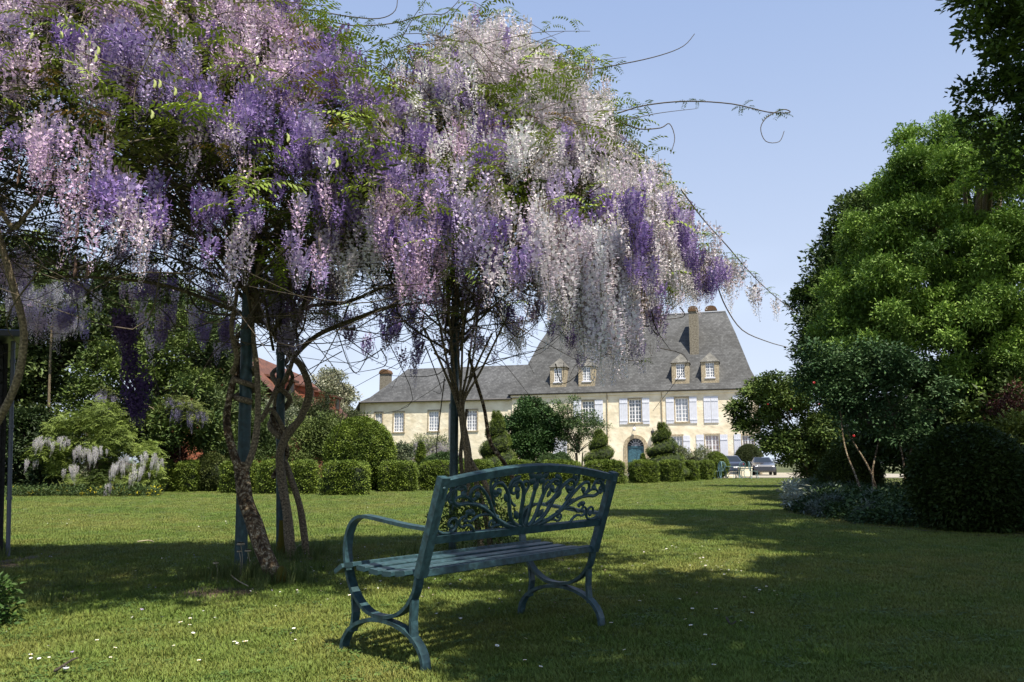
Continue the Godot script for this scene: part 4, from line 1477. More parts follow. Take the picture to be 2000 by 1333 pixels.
func left_border() -> void:
	var b := blobs_at([[40, 560, 29, 2.0], [130, 590, 29, 1.9], [20, 690, 28, 2.1], [110, 700, 28, 1.9], [200, 670, 29, 1.7], [220, 610, 30, 1.4], [40, 810, 27, 1.6], [-40, 620, 28, 2.2], [-50, 760, 27, 2.0]])
	tree("evergreen_tree", "tall dark evergreen tree filling the left edge behind lawn", "tree", at(60, 905, 28) * Vector3(1, 0, 1), at(60, 760, 28), 0.3, clumps(b, 11, 0.38), 5200, M.spray, M.leaf, Color(0.028, 0.046, 0.016), Color(0.11, 0.15, 0.045), Vector2(0.9, 1.5), M.dark_bark)
	b = blobs_at([[230, 745, 26.5, 1.3], [300, 770, 26.5, 1.3], [290, 690, 28, 1.4], [335, 720, 27.5, 1.2], [190, 800, 26, 1.0], [330, 850, 26, 1.1], [380, 840, 26.3, 0.9], [250, 830, 26, 1.0]])
	tree("yellow_green_tree", "loose yellow green tree above the white wisteria mound", "tree", at(290, 905, 26.5) * Vector3(1, 0, 1), at(290, 820, 26.5), 0.16, clumps(b, 10, 0.36, 0.95), 3000, M.spray, M.leaf, Color(0.035, 0.065, 0.018), Color(0.145, 0.195, 0.045), Vector2(0.7, 1.2), M.dark_bark)
	b = blobs_at([[400, 690, 30, 1.4], [430, 760, 30, 1.3], [380, 630, 31, 1.3], [445, 720, 31, 0.9], [420, 830, 29, 1.2], [340, 610, 31, 1.4], [460, 790, 30, 0.9], [300, 600, 31, 1.3]])
	tree("grey_green_tree", "grey green willowy tree left of the front teal post", "tree", at(410, 905, 30) * Vector3(1, 0, 1), at(410, 800, 30), 0.2, clumps(b, 10, 0.38), 3400, M.long_spray, M.leaf, Color(0.035, 0.06, 0.022), Color(0.13, 0.18, 0.06), Vector2(0.8, 1.3), M.dark_bark)
	b = blobs_at([[60, 880, 24.5, 1.1], [30, 840, 25, 1.1], [100, 915, 24, 0.6], [40, 925, 24, 0.6]])
	tree("dark_shrub", "dark leafy shrub beside the shed at the lawn's left end", "shrub", at(60, 905, 24.5) * Vector3(1, 0, 1), at(60, 890, 24.5), 0.08, clumps(b, 8, 0.4), 1500, M.spray, M.leaf, Color(0.012, 0.024, 0.008), Color(0.05, 0.08, 0.025), Vector2(0.7, 1.1), M.dark_bark, "", 3)
	# the white wisteria sprawling on the grass
	b = blobs_at([[130, 880, 23.5, 0.85], [190, 870, 23.5, 1.0], [240, 890, 23.5, 0.85], [280, 920, 23.3, 0.6], [160, 910, 23.2, 0.8], [220, 925, 23, 0.65], [100, 870, 24, 0.7], [150, 850, 24, 0.8]])
	var w := tree("white_wisteria", "sprawling wisteria mound hung with white flowers on left lawn", "wisteria", at(190, 905, 23.5) * Vector3(1, 0, 1), at(190, 900, 23.5), 0.07, clumps(b, 6, 0.45), 1900, M.pinnate, M.leaf, Color(0.06, 0.09, 0.018), Color(0.20, 0.26, 0.05), Vector2(0.9, 1.4), M.bark, "", 4)
	var groups := blobs_at([[85, 868, 22.7, 0.30], [118, 862, 22.4, 0.22], [160, 880, 22.3, 0.20], [195, 888, 22.3, 0.32], [250, 915, 22.2, 0.42], [290, 900, 22.4, 0.35], [138, 918, 22.1, 0.2], [215, 952, 22.1, 0.14], [62, 900, 22.7, 0.16], [272, 930, 22, 0.3]])
	hang_over(w, groups, 130, Color(0.52, 0.50, 0.47), Color(0.74, 0.72, 0.68), Vector2(0.6, 1.05))
	# wisterias climbing into the trees
	var cb := blobs_at([[60, 590, 26.3, 0.7], [120, 580, 26.5, 0.7], [45, 575, 26.5, 0.4], [135, 630, 26.4, 0.4]])
	var c := tree("climbing_wisteria", "white flowered wisteria climbing high in the left evergreen", "wisteria", at(100, 905, 26.8) * Vector3(1, 0, 1), at(100, 640, 26.6), 0.06, cb, 120, M.pinnate, M.leaf, Color(0.05, 0.07, 0.02), Color(0.12, 0.15, 0.05), Vector2(1, 1.4), M.bark)
	hang_over(c, cb, 150, Color(0.42, 0.41, 0.45), Color(0.55, 0.54, 0.55), Vector2(1.1, 1.7))
	cb = blobs_at([[205, 775, 25, 0.30], [212, 800, 25, 0.2], [355, 800, 25.3, 0.35], [385, 815, 25.2, 0.3], [340, 790, 25.4, 0.3], [372, 800, 25.3, 0.3]])
	c = tree("climbing_wisteria", "lilac flowered wisteria trailing over shrubs above the left hedge", "wisteria", at(350, 905, 26) * Vector3(1, 0, 1), at(350, 840, 25.8), 0.05, cb, 200, M.pinnate, M.leaf, Color(0.06, 0.08, 0.02), Color(0.16, 0.19, 0.05), Vector2(1, 1.4), M.bark)
	hang_over(c, cb, 75, Color(0.36, 0.32, 0.46), Color(0.52, 0.47, 0.62), Vector2(0.9, 1.4))
	b = blobs_at([[335, 900, 26, 0.4], [330, 880, 26.2, 0.35]])
	tree("red_shrub", "small reddish leaved shrub behind the left hedge end", "shrub", at(335, 905, 26) * Vector3(1, 0, 1), at(335, 900, 26), 0.04, b, 260, M.fine_spray, M.leaf, Color(0.05, 0.02, 0.018), Color(0.14, 0.05, 0.045), Vector2(0.7, 1.1), M.dark_bark)
	# weeds along the edge of the lawn
	var places := []
	var tints := PackedColorArray()
	for i in 900:
		var p := at(ran(20, 310), 905, ran(21.9, 23.6))
		places.append(Transform3D(tilted(0.5).scaled(Vector3.ONE * ran(0.4, 0.9)), Vector3(p.x, ran(0.02, 0.2), p.z)))
		tints.append(Color(0.03, 0.055, 0.015).lerp(Color(0.09, 0.13, 0.04), rng.randf()) if rng.randf() > 0.03 else Color(0.5, 0.42, 0.03))
	tag(stuff("undergrowth", null, M.fine_spray, M.leaf, places, tints), "low weeds growing along the far left lawn edge", "undergrowth")


# ---------------------------------------------------------------- right border
func right_border() -> void:
	var s := Shape.new()
	var edge := [Vector3(17.2, 0.01, -48), Vector3(9.6, 0.01, -28), Vector3(6.9, 0.01, -20.5), Vector3(5.05, 0.01, -14.9), Vector3(5.05, 0.01, -11.8), Vector3(5.75, 0.01, -10.2), Vector3(7.5, 0.01, -9.5), Vector3(12, 0.01, -9.2)]
	for i in edge.size() - 1:
		var a: Vector3 = edge[i]
		var b: Vector3 = edge[i + 1]
		s.quad(a, b, Vector3(25.9, 0.01, b.z), Vector3(25.9, 0.01, a.z))
	tag(put("flower_bed", s, M.soil), "dark earth bed under the shrubs on the right", "bed", "", "structure")

	var dark := Color(0.050, 0.105, 0.018)
	var light := Color(0.265, 0.40, 0.075)
	var b := blobs_at([[1840, 320, 18.5, 0.95], [1790, 375, 18.3, 0.9], [1890, 300, 19, 0.9], [1860, 430, 17.8, 1.5], [1960, 400, 18.5, 1.5], [1730, 480, 18.3, 1.0], [1800, 540, 17.6, 1.4], [1920, 560, 17.4, 1.6], [1690, 580, 18.4, 0.95], [1740, 650, 17.6, 1.3], [1660, 655, 18.6, 0.7], [1850, 680, 17.2, 1.5], [1970, 690, 17.2, 1.5], [1700, 700, 18, 0.9], [2050, 700, 17, 1.2], [1985, 600, 17, 1.2], [1985, 500, 17.5, 1.0], [1770, 440, 18.8, 1.0]])
	tree("maple_tree", "tall bushy yellow green tree rising at the right edge", "tree", at(1900, 905, 19) * Vector3(1, 0, 1), at(1880, 640, 18.7), 0.26, clumps(b, 44, 0.15, 1.05), 22000, M.fine_spray, M.leaf, dark, light, Vector2(0.65, 1.1), M.bark)
	b = blobs_at([[1640, 660, 21.5, 0.9], [1630, 600, 22, 0.8], [1650, 540, 22, 0.8], [1670, 470, 22, 0.7], [1690, 430, 22, 0.7], [1700, 560, 22, 1.2], [1680, 640, 22, 1.2], [1620, 700, 21.5, 0.7], [1750, 400, 22, 1.0]])
	tree("dark_tree", "darker green tree behind the bushy right hand tree", "tree", at(1680, 905, 22) * Vector3(1, 0, 1), at(1680, 720, 22), 0.18, clumps(b, 11, 0.38, 0.9), 4200, M.fine_spray, M.leaf, Color(0.022, 0.048, 0.012), Color(0.09, 0.135, 0.030), Vector2(1.1, 1.8), M.dark_bark)
	b = blobs_at([[1850, 800, 18.5, 1.3], [1950, 800, 17, 1.2], [1760, 840, 19.5, 1.0], [2000, 850, 15, 1.0], [1880, 860, 17, 0.9], [1700, 860, 23, 1.0], [2050, 780, 16, 1.5], [1800, 880, 18, 0.8]])
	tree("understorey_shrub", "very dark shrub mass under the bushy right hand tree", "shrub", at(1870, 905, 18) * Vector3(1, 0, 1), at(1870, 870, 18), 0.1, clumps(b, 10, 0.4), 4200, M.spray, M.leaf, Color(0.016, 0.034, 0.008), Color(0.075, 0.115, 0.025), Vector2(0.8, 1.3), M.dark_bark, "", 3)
	b = blobs_at([[1960, 785, 14.2, 0.18], [1980, 800, 14, 0.22], [1945, 810, 14.1, 0.16], [1992, 775, 14.2, 0.2]])
	tree("red_maple", "small dark red maple above the right clipped ball", "tree", at(1975, 905, 14.2) * Vector3(1, 0, 1), at(1972, 830, 14.1), 0.035, b, 70, M.fine_spray, M.leaf, Color(0.04, 0.012, 0.010), Color(0.10, 0.030, 0.022), Vector2(0.4, 0.7), M.dark_bark)
	b = blobs_at([[1985, 860, 13.2, 0.30], [2005, 880, 13.1, 0.35], [1970, 885, 13.2, 0.25]])
	tree("yellow_shrub", "small yellow green shrub behind the right clipped ball", "shrub", at(1990, 905, 13.2) * Vector3(1, 0, 1), at(1990, 890, 13.2), 0.03, b, 420, M.fine_spray, M.leaf, Color(0.04, 0.06, 0.012), Color(0.15, 0.18, 0.03), Vector2(0.6, 1.0), M.dark_bark)
	# camellia with many stems
	b = blobs_at([[1475, 795, 30.5, 0.75], [1525, 790, 30, 0.95], [1580, 780, 30, 1.0], [1635, 800, 30, 1.0], [1510, 855, 30, 0.65], [1560, 850, 29.5, 0.95], [1620, 860, 29.5, 0.85], [1455, 825, 30.5, 0.4], [1485, 765, 31, 0.4], [1590, 900, 30, 0.7], [1545, 895, 30, 0.5]])
	var cam := tree("camellia_bush", "spreading many stemmed bush beside the right end of manor", "shrub", at(1585, 905, 30) * Vector3(1, 0, 1), at(1580, 880, 30), 0.09, clumps(b, 10, 0.36, 1.0), 3600, M.spray, M.leaf, Color(0.03, 0.06, 0.016), Color(0.17, 0.235, 0.055), Vector2(0.75, 1.2), M.pale_bark, "", 6)
	for q in [[1545, 800], [1500, 790], [1600, 790], [1585, 770]]:
		flower(cam, at(q[0], q[1], 28.9) - cam.position, 0.028)
	# rose bush, tall and thin, with pale thorny stems
	b = blobs_at([[1600, 715, 16.4, 0.42], [1655, 745, 16.2, 0.6], [1720, 745, 16, 0.7], [1785, 765, 16, 0.62], [1830, 800, 16, 0.42], [1570, 745, 16.5, 0.25], [1750, 830, 16, 0.45], [1690, 820, 16.1, 0.45], [1800, 850, 15.8, 0.3], [1620, 780, 16.2, 0.4]])
	var rose := thing("rose_bush", "tall loose rose bush with pale thorny stems in the bed", "shrub", Vector3(7.4, 0, -16))
	for q in [[[1700, 1005, 15], [1672, 930, 15.4], [1650, 870, 15.8], [1640, 780, 16.1]], [[1716, 985, 15.4], [1705, 930, 15.7], [1715, 870, 16], [1735, 790, 16]], [[1768, 960, 15.6], [1776, 900, 15.8], [1790, 850, 16], [1800, 790, 16]], [[1724, 985, 15.6], [1700, 920, 15.7], [1660, 850, 16], [1610, 740, 16.3]], [[1768, 965, 15.6], [1765, 900, 15.8], [1745, 820, 16], [1725, 740, 16]]]:
		var p := []
		for e in q:
			p.append(at(e[0], e[1], e[2]) - rose.position)
		p[0].y = -0.02
		var st := Shape.new()
		var c := smooth(p, 6)
		st.tube(c, taper(c.size(), 0.024, 0.010), 6, 0.2)
		put("stem", st, M.pale_bark, rose)
	var ro := limbs(at(1700, 830, 16) - rose.position, b.map(func(e): return [e[0] - rose.position, e[1]]), 0.018, 24)
	tag(put("twigs", ro, M.dark_bark, rose), "", "", "", "stuff")
	foliage("foliage", rose, rose.position, clumps(b, 8, 0.5, 0.9), 1500, M.spray, M.leaf, Color(0.025, 0.06, 0.022), Color(0.11, 0.19, 0.075), Vector2(0.45, 0.75), 0.6)
	for q in [[1668, 852], [1590, 748]]:
		flower(rose, at(q[0], q[1], 15.7) - rose.position, 0.028)
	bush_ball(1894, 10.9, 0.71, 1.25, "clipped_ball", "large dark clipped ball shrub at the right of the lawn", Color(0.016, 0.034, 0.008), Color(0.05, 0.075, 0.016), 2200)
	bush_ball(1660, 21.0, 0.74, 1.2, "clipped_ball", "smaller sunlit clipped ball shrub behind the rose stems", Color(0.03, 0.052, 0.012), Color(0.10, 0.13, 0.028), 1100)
	# ground cover: silver lamb's ear on the corner, green leaves behind
	var places := []
	var tints := PackedColorArray()
	var places2 := []
	var tints2 := PackedColorArray()
	for i in 4400:
		var z := -ran(10.0, 26.0)
		var x0 := 5.05 if z > -14.9 else lerpf(5.05, 9.0, (-14.9 - z) / 11.5)
		if z > -11.8:
			x0 = lerpf(5.05, 6.6, (z + 11.8) / 1.8)
		var x := x0 + absf(rng.randfn(0, 1.4)) + 0.05
		var hh := (0.10 + 0.25 * clampf((x - x0) / 0.8, 0, 1)) * ran(0.3, 1.1)
		var silver := bumps.get_noise_2d(x * 30.0, z * 30.0) > (0.05 if x - x0 < 0.6 and z < -13.4 else 0.5)
		var t := Transform3D(tilted(0.6).scaled(Vector3.ONE * ran(0.3, 0.65)), Vector3(x, hh, z))
		if silver:
			places.append(t)
			tints.append(Color(0.07, 0.10, 0.075).lerp(Color(0.18, 0.22, 0.175), rng.randf()))
		else:
			places2.append(t)
			tints2.append(Color(0.02, 0.045, 0.014).lerp(Color(0.07, 0.12, 0.035), rng.randf()))
	for p in [[1548, 960, 16.5], [1552, 975, 15.5], [1545, 985, 15]]:
		for k in 14:
			var q := at(p[0], p[1], p[2])
			places.append(Transform3D(tilted(0.5).scaled(Vector3.ONE * ran(0.4, 0.7)), Vector3(q.x + ran(-0.12, 0.12), ran(0.05, 0.55), q.z + ran(-0.12, 0.12))))
			tints.append(Color(0.30, 0.34, 0.28) * ran(0.8, 1.1))
	tag(stuff("silver_ground_cover", null, M.long_spray, M.leaf, places, tints), "silvery grey felted leaves edging the right hand bed", "ground cover")
	tag(stuff("green_ground_cover", null, M.spray, M.leaf, places2, tints2), "low green leafy plants filling the right hand bed", "ground cover")


func flower(o: Node, p: Vector3, r: float) -> void:
	var s := Shape.new()
	for i in 7:
		var a := i * TAU / 7
		s.ball(p + Vector3(cos(a), sin(a) * 0.8, 0.2) * r * 0.55, Vector3.ONE * r * 0.5, 6, 4)
	put("flower", s, M.tail, o)


func overhead_tree() -> void:
	# an oak whose crown shades the right half of the lawn; only its outer branches reach into the picture
	var b := [[Vector3(4.4, 6.7, -2.0), Vector3(2.0, 1.7, 2.2)], [Vector3(6.7, 7.6, -4.2), Vector3(2.3, 1.7, 2.1)], [Vector3(8.5, 8.3, -7.4), Vector3(2.1, 1.6, 2.0)], [Vector3(2.3, 7.0, -2.0), Vector3(0.8, 0.8, 0.8)], [Vector3(6.2, 8.4, -6.3), Vector3(1.7, 1.2, 1.5)], [Vector3(3.0, 6.6, -1.2), Vector3(1.5, 1.2, 1.6)], [Vector3(7.5, 7, -0.8), Vector3(2.5, 2, 2.2)], [Vector3(10.3, 7, -5), Vector3(2.5, 2, 2.5)], [Vector3(4.5, 9.3, -10.8), Vector3(1.0, 0.7, 0.9)], [Vector3(6.2, 9.6, -10.2), Vector3(1.5, 1.0, 1.2)], [Vector3(5.3, 9.1, -8.9), Vector3(1.2, 0.9, 1.0)], [Vector3(8.5, 9.8, -10.2), Vector3(2, 1.2, 1.6)]]
	for q in [[1985, 40, 7.3, 0.5], [1930, 20, 7.4, 0.35], [1890, 12, 7.5, 0.2], [1990, 130, 7.4, 0.38], [1945, 95, 7.5, 0.18], [1990, 210, 7.5, 0.40], [1940, 200, 7.6, 0.32], [1890, 185, 7.7, 0.14], [1975, 290, 7.6, 0.38], [1930, 255, 7.7, 0.22], [2030, 100, 7.4, 0.6], [2040, 260, 7.6, 0.6], [1960, 340, 7.7, 0.22]]:
		b.append([at(q[0], q[1], q[2]), Vector3.ONE * q[3] * 0.72])
	var small := clumps(b.slice(0, 12), 16, 0.38, 0.8)
	for q in b.slice(12, 15):
		small.append([q[0], q[1] * 0.15])
	var o := tree("oak_tree", "dark oak reaching in from the upper right corner", "tree", Vector3(7.6, 0, -3.0), Vector3(6.8, 4.6, -3.2), 0.3, small, 14500, M.oak_spray, M.leaf, Color(0.018, 0.036, 0.010), Color(0.06, 0.09, 0.02), Vector2(0.8, 1.3), M.bark)
	foliage("branch_leaves", o, o.position, clumps(b.slice(12), 7, 0.36, 1.05), 640, M.oak_spray, M.leaf, Color(0.025, 0.055, 0.012), Color(0.10, 0.16, 0.03), Vector2(0.4, 0.7))


func shed() -> void:
	var o := thing("garden_shed", "dark timber shed with grey metal corner at left edge", "shed", Vector3(-4.82, 0, -7.95), 0.62)
	o.basis = Basis(Vector3(0, 0, 1), 0.07) * o.basis
	var s := Shape.new()
	s.span(Vector3(-2.4, -0.05, -1.9), Vector3(-0.14, 2.1, -0.03))
	put("wall", s, M.timber, o)
	for i in 16:
		var p := Shape.new()
		p.bar(Vector3(-1.27, 0.07 + i * 0.13, -0.015), Vector3(2.26, 0.122, 0.03), 0.006)
		put("plank", p, M.timber, o)
	var e := Shape.new()
	e.tube(PackedVector3Array([Vector3(-0.06, -0.05, 0.0), Vector3(-0.06, 2.12, 0.0)]), PackedFloat32Array([0.02]), 10)
	put("corner_pipe", e, M.grey_metal, o)
	var t := Shape.new()
	t.span(Vector3(-0.135, -0.04, -1.8), Vector3(-0.1, 2.1, -0.02))
	put("corner_post", t, M.timber, o)
	for y in [0.55, 1.25, 1.9]:
		var c := Shape.new()
		c.tube(PackedVector3Array([Vector3(-0.06, y, 0.0), Vector3(-0.06, y + 0.03, 0.0)]), PackedFloat32Array([0.027]), 10)
		put("clamp", c, M.grey_metal, o)
	var r := Shape.new()
	r.bar(Vector3(-1.25, 2.17, -0.9), Vector3(2.6, 0.07, 2.2), 0.01)
	put("roof", r, M.grey_metal, o)


# ---------------------------------------------------------------- the arbour and its wisterias
const POSTS := [Vector3(-2.30, 0, -6.96), Vector3(-2.29, 0, -8.10), Vector3(-0.60, 0, -8.30)]
const DOME_A := [Vector2(-0.25, -7.15), Vector2(1.98, 2.1), 4.82, 2.4, 1.8, 0.3]
const DOME_B := [Vector2(-3.05, -6.05), Vector2(3.0, 2.1), 5.05, 2.35, 1.9, 0.0]


func arbour() -> void:
	var o := thing("garden_arbour", "dark teal iron arbour posts and hoops carrying the wisteria", "arbour")
	for i in 3:
		var p: Vector3 = POSTS[i]
		var s := Shape.new()
		var r: float = [0.052, 0.042, 0.044][i]
		var lean := Vector3([-0.022, -0.042, 0.0][i], 1, 0)
		s.tube(PackedVector3Array([p - lean * 0.1, p + lean * 1.2, p + lean * 2.5, p + lean * 3.4]), PackedFloat32Array([r]), 14)
		var post := put("post", s, M.post, o)
		var f := Shape.new()
		f.tube(PackedVector3Array([p + lean * 2.0, p + lean * 2.06]), PackedFloat32Array([r + 0.008]), 14)
		put("collar", f, M.post, post)
		if i == 1:
			var ms := Shape.new()
			ms.tube(PackedVector3Array([p + Vector3(0, -0.02, 0), p + Vector3(0, 0.12, 0), p + Vector3(0, 0.34, 0)]), PackedFloat32Array([r + 0.004, r + 0.003, r + 0.0015]), 14)
			tag(put("moss", ms, M.moss, post), "yellow moss on the foot of the post")
	for e in [[0, 1], [1, 2], [0, 2]]:
		var a: Vector3 = POSTS[e[0]] + Vector3(0, 2.9, 0)
		var b: Vector3 = POSTS[e[1]] + Vector3(0, 2.95, 0)
		var s := Shape.new()
		s.tube(smooth([a, (a + b) / 2 + Vector3(0, 0.12, 0), b], 5), PackedFloat32Array([0.022]), 8)
		put("rail", s, M.post, o)
	for q in [[DOME_A, 0.45, 3.1], [DOME_B, 0.4, 3.2]]:
		var p := PackedVector3Array()
		for k in 33:
			var c: Vector2 = q[0][0]
			var rr: Vector2 = q[0][1]
			p.append(Vector3(c.x + cos(TAU * k / 32) * rr.x * q[1], q[2], c.y + sin(TAU * k / 32) * rr.y * q[1]))
		var s := Shape.new()
		s.tube(p, PackedFloat32Array([0.018]), 6)
		put("hoop", s, M.post, o)


func dome_height(d: Array, x: float, z: float) -> float:
	var c: Vector2 = d[0]
	var r: Vector2 = d[1]
	var q := Vector2((x - c.x) / r.x, (z - c.y) / r.y).length()
	if q > 1.0:
		return -1.0
	return d[2] - (d[2] - d[3]) * pow(q, d[4]) + 0.28 * bumps.get_noise_2d(x * 28.0, z * 28.0)


func dome_point(d: Array, a: float, q: float) -> Vector3:
	var c: Vector2 = d[0]
	var r: Vector2 = d[1]
	var k := q * (1.0 + 0.11 * bumps.get_noise_2d(cos(a) * 60.0, sin(a) * 60.0 + d[2] * 50.0))
	var x := c.x + cos(a) * r.x * k
	var z := c.y + sin(a) * r.y * k
	var rim: float = d[3] + d[5] * smoothstep(0.35, 0.95, cos(a))
	return Vector3(x, d[2] - (d[2] - rim) * pow(q, d[4]) + 0.28 * bumps.get_noise_2d(x * 28.0, z * 28.0), z)


const WHITE := [Color(0.86, 0.84, 0.85), Color(0.80, 0.76, 0.80), Color(0.86, 0.82, 0.83), Color(0.76, 0.69, 0.75)]
const PINK := [Color(0.76, 0.58, 0.72), Color(0.86, 0.74, 0.81), Color(0.68, 0.50, 0.66), Color(0.80, 0.66, 0.75)]
const PURPLE := [Color(0.32, 0.22, 0.50), Color(0.48, 0.38, 0.64), Color(0.64, 0.55, 0.75), Color(0.39, 0.285, 0.56)]
const SPENT := [Color(0.26, 0.20, 0.20), Color(0.22, 0.17, 0.13)]


